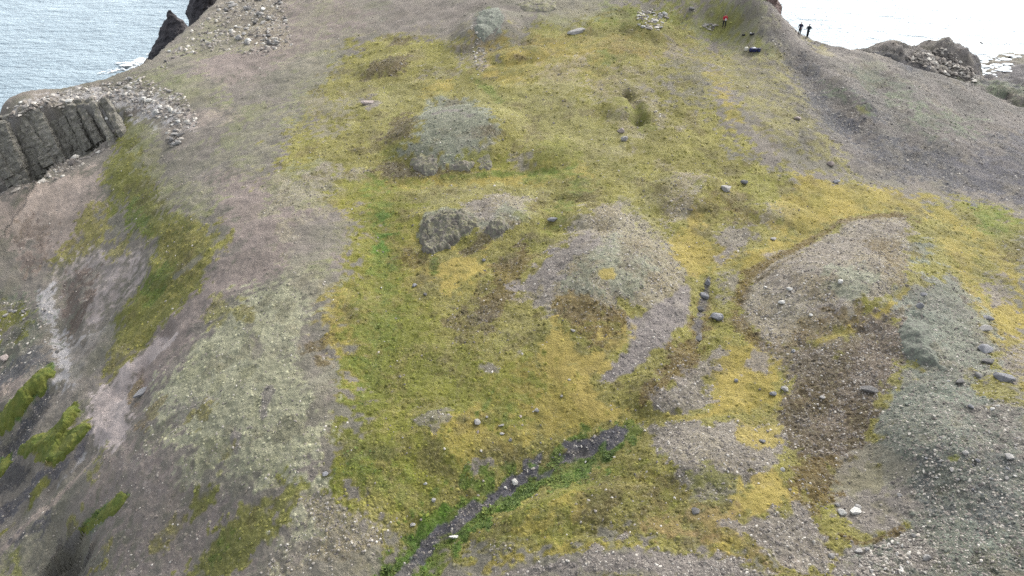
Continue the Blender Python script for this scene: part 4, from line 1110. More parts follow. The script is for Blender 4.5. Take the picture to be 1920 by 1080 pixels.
GR, BL, PA, DK, PK = M_GREY, M_BLUE, M_PALE, M_DARK, M_PINK
BOULDERS = [
    # px, py, diameter px, material, aspect, label
    (1360, 356, 23, GR, 1.1, 'large mottled grey boulder with a pale patch on moss below the dark scree hill'),
    (1395, 345, 12, BL, 1.3, 'small dark bluish stone just right of the large mottled boulder'),
    (1450, 449, 12, GR, 1.0, 'lone grey stone on brown moss above the curved yellow moss edge'),
    (1343, 597, 24, BL, 1.1, 'round blue grey boulder on yellow moss beside the dark stony rill'),
    (1327, 531, 14, BL, 0.8, 'topmost slate stone in the stony rill above the round blue boulder'),
    (1319, 556, 18, BL, 1.2, 'broad slate stone in the middle of the stony rill'),
    (1313, 580, 15, DK, 1.0, 'dark stone in the stony rill left of the round blue boulder'),
    (1310, 636, 17, DK, 0.8, 'dark flat stone at the low end of the stony rill'),
    (1487, 660, 10, BL, 1.0, 'small bluish stone on brown ground under the pale gravel plateau'),
    (1470, 732, 14, GR, 1.0, 'upper grey stone of two at the yellow moss corner above the brown slope'),
    (1449, 742, 12, BL, 1.2, 'lower bluish stone of two at the yellow moss corner above the brown slope'),
    (1429, 829, 12, BL, 1.1, 'bluish stone at the right edge of the gravel patch below the yellow line'),
    (1380, 714, 9, BL, 1.0, 'small dark stone in the middle of the yellow moss right of the rill'),
    (1466, 884, 10, PA, 1.0, 'small pale stone on the border of yellow moss and dark brown heath'),
    (1302, 960, 15, DK, 1.0, 'single dark boulder in moss below the gravel patch'),
    (1578, 965, 16, PA, 1.1, 'left one of the white boulders on the bare mauve soil'),
    (1602, 963, 17, PA, 1.3, 'largest white boulder on the bare mauve soil, right of its neighbour'),
    (1607, 954, 13, GR, 1.2, 'grey stone touching the back of the largest white boulder'),
    (1569, 949, 8, GR, 1.2, 'small grey stone just behind the left white boulder'),
    (1560, 1041, 12, GR, 1.0, 'pale grey boulder at the bottom edge below the brown heath'),
    (1611, 1031, 13, GR, 1.1, 'grey boulder at the head of the rubble left of the lichen hump'),
    (1626, 1030, 10, GR, 1.0, 'smaller stone right beside the boulder at the head of the rubble'),
    (1738, 1046, 13, GR, 1.2, 'lichen grey boulder low on the big lichen hump near the bottom edge'),
    (1888, 861, 14, GR, 1.0, 'round lichen grey boulder on the upper right of the big hump'),
    (1687, 929, 10, GR, 1.2, 'small grey stone at the left foot of the big lichen hump'),
    (1629, 732, 21, DK, 1.6, 'wide flat grey slab on brown slope left of the big lichen hump'),
    (1541, 748, 9, GR, 1.4, 'small flat stone in the middle of the dark brown slope'),
    (895, 791, 15, GR, 1.0, 'largest grey boulder on the moss meadow above the stream'),
    (913, 782, 6, GR, 1.0, 'tiny stone just up right of the largest meadow boulder'),
    (940, 796, 9, GR, 1.5, 'flat stone right of the largest meadow boulder'),
    (941, 811, 8, GR, 1.4, 'low flat stone under the flat one on the moss meadow'),
    (957, 825, 8, GR, 1.0, 'small grey stone in moss nearest the upper stream bank'),
    (896, 808, 7, PK, 0.6, 'narrow tan stone right below the largest meadow boulder'),
    (1006, 769, 11, GR, 1.1, 'grey stone high on the moss meadow with a cream spot above it'),
    (976, 781, 7, PK, 1.0, 'small tan stone left below the high meadow stone'),
    (1053, 744, 7, GR, 1.0, 'small stone furthest up on the smooth yellow moss meadow'),
    (965, 905, 14, PA, 1.0, 'round white boulder standing in the narrow stream'),
    (947, 917, 6, PA, 1.0, 'small white pebble in the stream below the round white boulder'),
    (852, 1007, 13, PA, 1.7, 'flat white oblong stone on green plants beside the lower stream'),
    (813, 939, 10, GR, 1.0, 'grey boulder at the top of the green bank left of the stream'),
    (798, 908, 7, PA, 1.2, 'small pale stone on the moss left of the stream'),
    (773, 979, 9, GR, 1.2, 'grey stone between pale gravel and the lower green bank'),
    (789, 973, 6, PK, 1.0, 'small tan stone just right of the grey one by the lower bank'),
    (1098, 866, 6, PA, 0.7, 'small white stone among bright plants beside the upper stream bed'),
    (777, 535, 11, BL, 1.0, 'round grey stone on moss below the two lobed outcrop'),
    (797, 552, 8, DK, 1.0, 'small dark stone right below the round grey one'),
    (907, 489, 9, BL, 1.0, 'bluish stone on orange moss right below the two lobed outcrop'),
    (1074, 623, 9, GR, 1.2, 'grey stone at the tip of the rusty heath above the smooth moss'),
    (1170, 264, 14, GR, 1.2, 'grey rock on light moss right of the lichen capped mound'),
    (1165, 247, 13, PK, 1.2, 'tan rock just above the grey rock on light moss'),
    (1567, 343, 11, BL, 1.2, 'bluish stone at the top of the yellow moss under the scree'),
    (1557, 311, 14, PK, 1.0, 'tan boulder at the foot of the dark scree hill'),
    (1495, 223, 13, PK, 1.1, 'tan boulder on the gravelly olive slope below the people'),
    (1297, 18, 11, DK, 1.4, 'dark rock on green ground left of the person in red'),
    (1480, 542, 10, PA, 1.3, 'upper pale stone on the pale gravel plateau'),
    (1466, 567, 12, PA, 1.3, 'lower pale stone on the pale gravel plateau'),
    (1435, 538, 7, PA, 1.0, 'small pale stone at the left of the pale gravel plateau'),
    (1574, 532, 11, PA, 1.1, 'white stone beside the sage patch on the gravel plateau'),
    (1722, 580, 13, BL, 1.2, 'blue grey boulder on the step above the pale green knob'),
    (1729, 556, 10, BL, 1.2, 'blue grey stone at the head of the step above the pale green knob'),
    (1850, 598, 16, BL, 1.5, 'flat bluish slab on yellow moss by the right edge'),
    (1846, 618, 18, GR, 1.6, 'long lichen grey slab below the flat bluish slab'),
    (1845, 655, 22, BL, 1.4, 'blue grey rock slab where gravel meets moss on the right'),
    (1850, 680, 18, DK, 1.5, 'dark slab right under the blue grey rock slab'),
    (1880, 712, 24, BL, 1.2, 'bluish rock cluster head beside yellow moss at the right edge'),
    (1800, 715, 14, DK, 1.3, 'dark stone with a deep shadow at the top of the big hump'),
    (1860, 768, 8, PA, 1.2, 'small white stone on the top of the big lichen hump'),
    (268, 735, 20, BL, 2.2, 'upright grey slab standing in the left slope beside the bare pink soil'),
    (208, 222, 13, PA, 1.8, 'white oblong slab resting on the right end of the basalt cliff'),
    (245, 217, 11, GR, 1.2, 'grey rock on the grass right of the white cliff slab'),
    (8, 672, 14, PK, 1.2, 'square tan block at the left edge by the green gully'),
    (109, 664, 8, DK, 1.0, 'small dark stone on the pale clay streak'),
    (610, 887, 13, BL, 1.0, 'grey flat stone at the edge of green moss left of the meadow'),
    (1080, 60, 20, GR, 1.6, 'low grey rock hump in the ochre moss near the top'),
    (692, 193, 20, PK, 1.3, 'low pinkish rock at the left of the upper moss'),
    (1035, 414, 16, BL, 1.5, 'flat mauve slab on green moss right of the two lobed outcrop'),
    (433, 57, 9, PA, 1.0, 'bright white rock lying alone on the soil under the top left rubble'),
    (1520, 590, 7, PA, 1.0, 'tiny pale stone on the lower pale gravel plateau'),
    (1714, 1004, 9, GR, 1.0, 'grey stone right of the rusty moss line under the mauve soil'),
    (660, 393, 4, PA, 1.0, 'tiny white stone on the yellow moss left of the green strip'),
    (715, 540, 4, PA, 1.0, 'tiny white stone beside the green strip in the left meadow'),
]
prime([(b[0], b[1]) for b in BOULDERS])
for k, (px, py, dpx, mat, asp, lab) in enumerate(BOULDERS):
    put_rock('boulder', px, py, dpx, mat, lab, 'boulder', 'stones lying on the headland', k % 9, asp, rot=1.2 if 'upright' in lab else random.uniform(-0.5, 0.5), sub=3 if dpx > 16 else 2,
             tall=0.6 if 'slab' in lab or 'flat' in lab or py < 200 else 0.95)

# loose rubble whose single rocks can be told apart in the photograph
RUBBLE = [
    ('pale angular rock among the loose rubble on the top left headland', 'rubble on the top left headland', 75,
     [(420, 0), (530, 0), (545, 80), (500, 100), (430, 70), (400, 40)], 4, 13, (PA, GR, GR, DK)),
    ('small pale rock strewn on the strip between sea and soil at top left', 'rocks on the left shore slope', 16,
     [(410, 20), (440, 70), (400, 105), (310, 130), (290, 115), (360, 60)], 3, 9, (PA, GR, GR, DK)),
    ('whitish rock on the rim above the basalt cliff', 'rocks along the basalt cliff rim', 52,
     [(10, 203), (100, 176), (200, 154), (260, 140), (330, 170), (290, 195), (230, 190), (140, 188), (40, 215)], 4, 11, (PA, PA, GR, GR)),
    ('pale rock in the fan of stones below the rim soil', 'rocks of the stone fan', 30,
     [(270, 195), (330, 205), (375, 222), (370, 240), (330, 240), (300, 225)], 4, 11, (PA, GR, GR)),
    ('grey rock in the small pile under the stone fan', 'rocks of the small grey pile', 10, [(312, 250), (340, 246), (345, 268), (322, 272)], 6, 14, (GR, DK, GR)),
    ('pale rock of the whitish heap on green ground near the top', 'rocks of the whitish heap', 24, [(1195, 25), (1222, 18), (1255, 30), (1240, 52), (1210, 58), (1195, 45)], 4, 9, (PA, GR, GR)),
    ('rock of the little grey heap left of the person in red', 'rocks of the little grey heap', 8, [(1316, 48), (1328, 43), (1342, 47), (1338, 53), (1320, 54)], 3, 8, (GR, PA, GR)),
    ('tan rock on the rib beside the mossy grey outcrop', 'rocks on the pale rib', 6, [(886, 50), (895, 45), (912, 120), (900, 130)], 3, 7, (PA, PK)),
    ('grey stone of the rubble at the bottom beside the lichen hump', 'rubble at the bottom right', 26, [(1605, 1030), (1700, 1005), (1730, 1030), (1690, 1075), (1610, 1070)], 4, 10, (GR, GR, DK, PA)),
    ('grey block of the tumbled ground on the right hump', 'blocks on the right hump', 28, [(1760, 700), (1830, 660), (1910, 780), (1915, 900), (1800, 930), (1720, 870), (1780, 780)], 5, 12, (GR, BL, GR, PA)),
    ('dark cobble lying in the wet stream bed', 'cobbles in the stream bed', 18, [(1170, 808), (1165, 832), (1080, 868), (1000, 890), (930, 940), (880, 965), (800, 1030), (790, 1020), (870, 955), (960, 900), (985, 868), (1060, 840), (1120, 822)], 3, 6, (DK, BL, GR)),
    ('pale stone showing in the soft grey scree by the left gully', 'stones on the left scree', 12, [(0, 560), (90, 560), (110, 650), (60, 680), (0, 640), (0, 690)], 4, 9, (GR, PA, DK)),
]
for lab, grp, n, poly, d0, d1, mats in RUBBLE:
    xs = [p[0] for p in poly]; ys = [p[1] for p in poly]
    pts = []
    while len(pts) < n:
        q = np.random.default_rng(len(pts) * 7 + n).uniform(0, 1, (400, 2)) if not pts else rng.uniform(0, 1, (400, 2))
        X = min(xs) + q[:, 0] * (max(xs) - min(xs)); Y = min(ys) + q[:, 1] * (max(ys) - min(ys))
        ok = poly_sd(X, Y, poly) > 0
        pts += list(zip(X[ok].round(1), Y[ok].round(1)))
    pts = pts[:n]
    prime(pts)
    for px, py in pts:
        mm_ = random.choice(mats)
        tone_ = {'pale_stone': 'whitish', 'grey_stone': 'grey', 'dark_stone': 'dark', 'bluish_stone': 'bluish', 'pinkish_stone': 'tan'}[mm_.name]
        lb_ = tone_ + ' ' + ' '.join(w_ for w_ in lab.split() if w_ not in ('pale', 'whitish', 'grey', 'dark', 'tan') or lab.split().index(w_) > 2)
        d = d0 + (d1 - d0) * random.random() ** 2.2
        put_rock('loose_rock', px, py, d, mm_, lb_, 'rock', grp, random.randrange(9), random.uniform(.8, 1.7), sub=1 if d < 8 else 2, tall=random.uniform(.7, 1.1))


# ------------------------------------------------------------------ gravel lying everywhere (nobody could count it)
def scatter_stones(name, n, weight, smin, smax, mat, seed):
    r = np.random.default_rng(seed)
    m = 6 * n
    t = r.uniform(0, 1, m)
    y = 16 * np.exp(t * math.log(135 / 16)); x = r.uniform(-0.95, 0.95, m) * (y + 4) * 1.2
    keep = (field_at(weight, x, y) > r.uniform(0, 1, m)) & (field_at(steep, x, y) < 0.6)
    x, y = x[keep][:n], y[keep][:n]; n = len(x)
    z = ground_z(x, y)
    s = (smin + (smax - smin) * r.uniform(0, 1, n) ** 3) * (0.62 + y / 190)
    base = np.array([(1, 0, -.2), (.4, .9, -.2), (-.6, .75, -.2), (-1, -.1, -.2), (-.3, -.95, -.2), (.7, -.7, -.2), (.5, .1, .55), (-.15, .5, .5), (-.35, -.4, .6)])
    tri = np.array([(0, 1, 6), (1, 7, 6), (1, 2, 7), (2, 3, 7), (3, 8, 7), (3, 4, 8), (4, 5, 8), (5, 6, 8), (5, 0, 6), (6, 7, 8)])
    a_ = r.uniform(0, 6.283, n); c_, s_ = np.cos(a_), np.sin(a_)
    b = base[None] * (1 + r.uniform(-.28, .28, (n, 9, 3)))
    b = b * np.stack([s * r.uniform(.7, 1.3, n), s * r.uniform(.6, 1.0, n), s * r.uniform(.5, 1.0, n)], -1)[:, None]
    X = b[..., 0] * c_[:, None] - b[..., 1] * s_[:, None]; Y = b[..., 0] * s_[:, None] + b[..., 1] * c_[:, None]
    V = np.stack([X + x[:, None], Y + y[:, None], b[..., 2] + z[:, None]], -1).reshape(-1, 3)
    F = (tri[None] + (np.arange(n) * 9)[:, None, None]).reshape(-1, 3)
    me_ = mesh_np(name, V, F, mat, False)
    tone = np.repeat(r.uniform(0, 1, n), 9).astype(np.float32)
    at = me_.attributes.new('tone', 'FLOAT', 'POINT'); at.data.foreach_set('value', tone)
    return link(name, me_, kind='stuff')


g = NT('gravel_stones', 0.92)
t_ = g.attr('tone', 'Fac')
g.color(g.ramp(t_, [(0.0, tuple(lin((112, 106, 101)))), (0.4, tuple(lin((146, 138, 130)))), (0.8, tuple(lin((176, 168, 156)))), (1.0, tuple(lin((220, 214, 202))))]))
M_GRAVEL = g.m
scatter_stones('gravel', 66000, np.clip(stone ** 2.2, 0.0, 1), 0.03, 0.15, M_GRAVEL, 5)

def rubble_mesh(name, polys, seed):
    r = np.random.default_rng(seed); PX = []; PY = []; SZ = []
    for poly, n, sz in polys:
        xs = [p[0] for p in poly]; ys = [p[1] for p in poly]
        X = r.uniform(min(xs), max(xs), n * 3); Y = r.uniform(min(ys), max(ys), n * 3)
        ok = np.nonzero(poly_sd(X, Y, poly) > 0)[0][:n]
        PX += list(X[ok]); PY += list(Y[ok]); SZ += [sz] * len(ok)
    W = march(PX, PY)
    SZ = np.array(SZ)[np.hypot(W[:, 0], W[:, 1]) < 178]
    W = W[np.hypot(W[:, 0], W[:, 1]) < 178]
    z = ground_z(W[:, 0], W[:, 1])
    bm = bmesh.new(); n = len(W)
    base = np.array([(1, 0, 0), (.4, .9, .1), (-.6, .75, -.1), (-1, -.1, .1), (-.3, -.95, 0), (.7, -.7, .1), (.5, .1, .7), (-.25, .45, .62), (-.3, -.4, .75)])
    tri = np.array([(0, 1, 6), (1, 7, 6), (1, 2, 7), (2, 3, 7), (3, 8, 7), (3, 4, 8), (4, 5, 8), (5, 6, 8), (5, 0, 6), (6, 7, 8)])
    s_ = SZ * (0.28 + 0.72 * r.uniform(0, 1, n) ** 3)
    a_ = r.uniform(0, 6.283, n); ca, sa = np.cos(a_)[:, None], np.sin(a_)[:, None]
    b = base[None] * (1 + r.uniform(-.3, .3, (n, 9, 3))) * np.stack([s_ * r.uniform(.8, 1.6, n), s_ * r.uniform(.6, 1.0, n), s_ * r.uniform(.5, 1.1, n)], -1)[:, None]
    V = np.stack([b[..., 0] * ca - b[..., 1] * sa + W[:, :1], b[..., 0] * sa + b[..., 1] * ca + W[:, 1:2], b[..., 2] + z[:, None] - .02], -1).reshape(-1, 3)
    me_ = mesh_np(name, V, (tri[None] + (np.arange(n) * 9)[:, None, None]).reshape(-1, 3), M_GRAVEL, False)
    at_ = me_.attributes.new('tone', 'FLOAT', 'POINT'); at_.data.foreach_set('value', np.repeat(np.clip(r.normal(.66, .3, n), 0, 1), 9).astype(np.float32))
    bm.free()
    return link(name, me_, kind='stuff')


rubble_mesh('rubble', [([(415, 0), (535, 0), (548, 85), (500, 105), (400, 95), (330, 110), (300, 130), (360, 60)], 800, 0.42), ([(10, 203), (100, 176), (200, 154), (260, 140), (340, 175), (375, 222), (330, 245), (230, 195), (140, 190), (20, 222)], 760, 0.42),
                       ([(1195, 25), (1222, 16), (1258, 30), (1240, 55), (1210, 60), (1195, 45)], 120, 0.36), ([(1316, 46), (1330, 42), (1344, 47), (1338, 54), (1320, 55)], 40, 0.3), ([(880, 50), (895, 45), (915, 130), (895, 145)], 80, 0.25),
                       ([(1690, 110), (1765, 88), (1835, 140), (1830, 158), (1760, 135)], 420, 0.5), ([(310, 245), (345, 240), (350, 270), (320, 275)], 40, 0.4), ([(0, 325), (60, 318), (110, 300), (160, 268), (215, 228), (235, 240), (190, 290), (110, 335), (0, 365)], 420, 0.5), ([(1600, 1030), (1700, 1000), (1740, 1030), (1690, 1078), (1605, 1075)], 420, 0.13),
                       ([(0, 560), (90, 560), (115, 650), (60, 690), (0, 700)], 180, 0.2), ([(1740, 700), (1830, 660), (1915, 760), (1918, 1070), (1720, 1070), (1690, 900), (1720, 780)], 1500, 0.10)], 77)

# tufts: cushions of moss, lichen and heath
g = NT('plant_cushions', 0.95)
t_ = g.attr('tone', 'Fac'); cv = g.attr('cover')
g.color(g.mix(1.0, cv, g.ramp(t_, [(0.0, 0.66), (0.5, 1.0), (1.0, 1.38)]), 'MULTIPLY'))
M_TUFT = g.m
tu = scatter_stones('moss_cushions', 34000, np.clip(clump ** 1.5, 0, 1), 0.06, 0.19, M_TUFT, 9)
co = np.empty(len(tu.data.vertices) * 3, np.float32); tu.data.vertices.foreach_get('co', co); co = co.reshape(-1, 3)
cc0 = np.repeat(co.reshape(-1, 9, 3).mean(1), 9, 0)
idx_c = field_at(np.arange(N_), cc0[:, 0], cc0[:, 1])
at = tu.data.attributes.new('cover', 'FLOAT_COLOR', 'POINT')
at.data.foreach_set('color', np.concatenate([np.clip(colr[idx_c], 0, 1), np.ones((len(idx_c), 1))], 1).astype(np.float32).ravel())
tu.data.polygons.foreach_set('use_smooth', [True] * len(tu.data.polygons))


# low leafy plants wherever the ground is lush: banks of the stream and green tongues
def leaf_patch(name, n, seed):
    r = np.random.default_rng(seed)
    m = n * 60
    y = 16 * np.exp(r.uniform(0, 1, m) * math.log(80 / 16)); x = r.uniform(-1.1, 0.9, m) * (y + 3)
    w = field_at(leafy, x, y) ** 2.0 * sstep(-0.55, 0.25, fbm(x, y, 0.9, 3, 401)) * np.clip(30.0 / y, 0, 1)
    k_ = np.nonzero(w > r.uniform(0, 1, m))[0][:n]
    x, y = x[k_], y[k_]; n = len(x)
    big = sstep(-0.2, 0.6, fbm(x, y, 1.7, 2, 405))
    z = ground_z(x, y) + r.uniform(-0.01, 0.05, n) + 0.06 * big
    k = 5
    base_a = r.uniform(0, 6.28, n)
    allv = np.empty((n, k, 4, 3))
    sz = r.uniform(0.5, 1.15, n) * (0.6 + 0.6 * big)
    for j in range(k):
        a_ = base_a + j * 6.283 / k + r.uniform(-.5, .5, n)
        L_ = r.uniform(0.05, 0.13, n) * sz; wd = L_ * r.uniform(.25, .45, n); up = r.uniform(.15, .9, n) * L_
        dx, dy = np.cos(a_), np.sin(a_)
        p0 = np.stack([x, y, z], -1)
        mid = p0 + np.stack([dx * L_ * .5, dy * L_ * .5, up * .8], -1)
        sid = np.stack([-dy * wd, dx * wd, np.zeros(n)], -1)
        tip = p0 + np.stack([dx * L_, dy * L_, up * .7], -1)
        allv[:, j, 0] = p0; allv[:, j, 1] = mid + sid; allv[:, j, 2] = tip; allv[:, j, 3] = mid - sid
    g_ = NT(name, 0.75)
    g_.color(g_.ramp(g_.attr('tone', 'Fac'), [(0.0, tuple(lin((56, 76, 32)))), (0.55, tuple(lin((92, 114, 46)))), (1.0, tuple(lin((134, 146, 68))))]))
    V = allv.reshape(-1, 3)
    me_ = mesh_np(name, V, np.arange(len(V)).reshape(-1, 4), g_.m)
    tone = np.clip(0.5 + 0.35 * fbm(x, y, 1.2, 3, 411) + r.normal(0, .16, n), 0, 1)
    at_ = me_.attributes.new('tone', 'FLOAT', 'POINT'); at_.data.foreach_set('value', np.repeat(tone, k * 4).astype(np.float32))
    return link(name, me_, kind='stuff')


leaf_patch('low_green_plants', 7000, 3)


# ------------------------------------------------------------------ basalt cliff
def column_mesh(name, seed, h, w, d):
    """an upright block of jointed rock: stacked irregular drums, each a little out of line with the next"""
    r = random.Random(seed)
    bm = bmesh.new()
    q = 14
    nlev = max(10, int(h / 0.22))
    prof = [r.uniform(0.78, 1.08) for _ in range(q)]
    rings = []
    ox = oy = 0.0; s = 1.0; nxt = r.randint(4, 8)
    for i in range(nlev + 1):
        t = i / nlev
        nxt -= 1
        joint = nxt <= 0
        if joint:
            ox = r.uniform(-.05, .05) * w; oy = r.uniform(-.06, .06) * d; s = r.uniform(.88, 1.04); nxt = r.randint(4, 10)
            prof = [p * 0.55 + r.uniform(.84, 1.08) * 0.45 for p in prof]
        sc = s * (0.95 if joint else 1.0) * (1.08 - 0.16 * t) * (0.72 if i == nlev else 1)
        ring = []
        for k in range(q):
            a_ = 6.283 * k / q
            ca, sa = math.cos(a_), math.sin(a_)
            e = 1.0 / max(abs(ca) ** 4 + abs(sa) ** 4, 1e-6) ** 0.25       # squarish section
            rr = e * prof[k] * sc
            p = Vector((ox + ca * rr * w * .5, oy + sa * rr * d * .5, t * h + r.uniform(-.05, .05)))
            p += 0.07 * Vector((mnoise.noise(p * 3.1 + Vector((seed, 2, 0))), mnoise.noise(p * 3.1 + Vector((7, seed, 5))), 0)) + 0.2 * Vector((mnoise.noise(p * 0.9 + Vector((seed, 0, 0))), mnoise.noise(p * 0.9 + Vector((0, seed, 5))), 0))
            wv = p * 1.1 + Vector((seed * 2.3, 0, 0))
            p.x += 0.10 * w * mnoise.noise(wv * 2.0); p.y += 0.16 * w * (mnoise.noise(wv * 1.6) - max(0, .12 - abs(mnoise.noise(wv * 0.9))) * 4)
            ring.append(bm.verts.new(p))
        rings.append(ring)
    for a_, b_ in zip(rings, rings[1:]):
        for k in range(q):
            bm.faces.new((a_[k], a_[(k + 1) % q], b_[(k + 1) % q], b_[k]))
    bm.faces.new(rings[-1]); bm.faces.new(list(reversed(rings[0])))
    me_ = bpy.data.meshes.new(name); bm.to_mesh(me_); bm.free()
    me_.materials.append(M_BASALT)
    return me_


cliff = bpy.data.objects.new('basalt_cliff', None)
COL.objects.link(cliff)
cliff['label'] = 'grey columnar basalt cliff under the rock strewn rim at the left edge'
cliff['category'] = 'cliff'
_cp0 = at_z(60, 235, -8)
cliff.location = (float(_cp0[0]), float(_cp0[1]), -14)
# top pixel, foot pixel and width in pixels of each column, as it leans
COLS = []
_rc = random.Random(4)
for _t in np.linspace(-0.2, 1.0, 25):
    _tx = -10 + 214 * _t + _rc.uniform(-3, 3); _fx = 44 + 190 * _t + _rc.uniform(-8, 8)
    _ty = 219 - 32 * _t - 20 * max(0, _t) * (1 - _t) * 1.2 + _rc.uniform(-6, 7); _fy = 330 - 92 * max(_t, 0) ** 1.15 + _rc.uniform(-22, 8)
    COLS.append((_tx, _ty, _fx, _fy, (21 - 6 * max(_t, 0)) * _rc.uniform(0.75, 1.3)))
for k, (tx, ty, fx, fy, wpx) in enumerate(COLS):
    f = G(fx, fy - 2)
    # top on the same vertical band, a little further in
    Yt = f[1] + 2.3
    back = random.choice((-0.3, 0, 0.3, 0.6, 0.9))
    tp = at_y(tx, ty, Yt)
    axis = Vector(tp) - Vector(f)
    h = axis.length + 1.2
    wd = wpx * px_m(f) * 1.02
    o = bpy.data.objects.new('basalt_column', column_mesh('basalt_column', 40 + k, h, wd, wd * 1.15))
    COL.objects.link(o)
    o.parent = cliff
    o.location = Vector(f) - axis.normalized() * 1.2 - cliff.location + Vector((0, back - 0.9, 0))
    z = axis.normalized(); x = Vector((1, 0.25, 0)); y = z.cross(x).normalized(); x = y.cross(z)
    o.rotation_euler = Matrix((x, y, z)).transposed().to_euler()


# ------------------------------------------------------------------ sea stacks, bluff, outcrops
def crag(name, spine, sub_noise, seed, mat, q=28, levels=34, amp=0.5, ridged=True):
    """rock body lofted through (centre, radius x, radius y) sections from foot to tip, roughened"""
    bm = bmesh.new()
    zs = [s[0][2] for s in spine]
    rings = []
    for i in range(levels + 1):
        t = i / levels * (len(spine) - 1)
        j = min(int(t), len(spine) - 2); f = t - j
        c = Vector(spine[j][0]).lerp(Vector(spine[j + 1][0]), f)
        rx = spine[j][1] * (1 - f) + spine[j + 1][1] * f; ry = spine[j][2] * (1 - f) + spine[j + 1][2] * f
        ring = []
        for k in range(q):
            a_ = 6.283 * k / q
            p = c + Vector((math.cos(a_) * rx, math.sin(a_) * ry, 0))
            w = p * sub_noise + Vector((seed, seed * 2, 0))
            n_ = mnoise.noise(w) * 0.7 + mnoise.noise(w * 2.3) * 0.45 + mnoise.noise(w * 5.0) * 0.3
            if ridged:
                n_ += 0.5 * (0.4 - abs(mnoise.noise(Vector((w.x * 1.7, w.y * 1.7, w.z * 0.6)))) * 1.6)
            d = Vector((math.cos(a_), math.sin(a_), 0.25 * mnoise.noise(w * 3)))
            p += d * n_ * amp * min(1.0, 0.25 + min(rx, ry))
            ring.append(bm.verts.new(p))
        rings.append(ring)
    for a_, b_ in zip(rings, rings[1:]):
        for k in range(q):
            bm.faces.new((a_[k], a_[(k + 1) % q], b_[(k + 1) % q], b_[k]))
    bm.faces.new(rings[-1]); bm.faces.new(list(reversed(rings[0])))
    me_ = bpy.data.meshes.new(name); bm.to_mesh(me_); bm.free(); me_.materials.append(mat)
    return me_


def ay(px, py, Y, dz=0):
    p = at_y(px, py, Y)
    return (float(p[0]), float(p[1]), float(p[2]) + dz)


Ys = 168.0
b0 = ay(322, 105, Ys)
me = crag('sea_stack', [((b0[0], Ys, SEA_Z - 2), 8.0, 6.5), ((b0[0], Ys, b0[2] - 8), 6.2, 5.0), (ay(318, 110, Ys), 4.6, 3.6), (ay(324, 78, Ys), 3.7, 3.0), (ay(328, 58, Ys), 3.1, 2.4),
                       (ay(325, 40, Ys), 1.9, 1.4), (ay(320, 27, Ys), 0.75, 0.6), (ay(319, 19, Ys), 0.3, 0.3)], 0.35, 3, M_STACK, 40, 60, 0.9)
link('sea_stack', me, label='pointed black sea stack rising behind the left shore', category='sea stack', group='black rocks in the sea')
Ys2 = 186.0
b1 = ay(385, 20, Ys2)
me = crag('sea_stack', [((b1[0], Ys2, SEA_Z - 2), 7.0, 7.5), ((b1[0], Ys2, b1[2] - 6), 5.0, 5.5), (ay(383, 16, Ys2), 3.6, 4.5), (ay(384, 2, Ys2), 3.1, 4.0), (ay(386, -25, Ys2), 2.6, 3.0), (ay(388, -45, Ys2), 0.8, 0.8)], 0.35, 8, M_STACK, 40, 50, 0.8)
link('sea_stack', me, label='black sea rock cut by the top edge left of the rubble', category='sea stack', group='black rocks in the sea')

Yb = 100.0
c1 = ay(1438, 45, Yb); 
me = crag('rock_bluff', [(ay(1440, 110, Yb + 2), 2.4, 3.0), (ay(1443, 60, Yb + 2), 1.5, 2.4), (ay(1440, 40, Yb + 2), 1.7, 2.6), (ay(1432, 15, Yb + 2), 2.0, 3.2), (ay(1424, -25, Yb + 2), 2.0, 3.0), (ay(1420, -50, Yb + 2), 1.2, 1.4)],
          0.5, 5, M_BLUFF, 32, 40, 0.55)
link('rock_bluff', me, label='brown overhanging rock bluff at the top edge beside the pale sea', category='bluff')


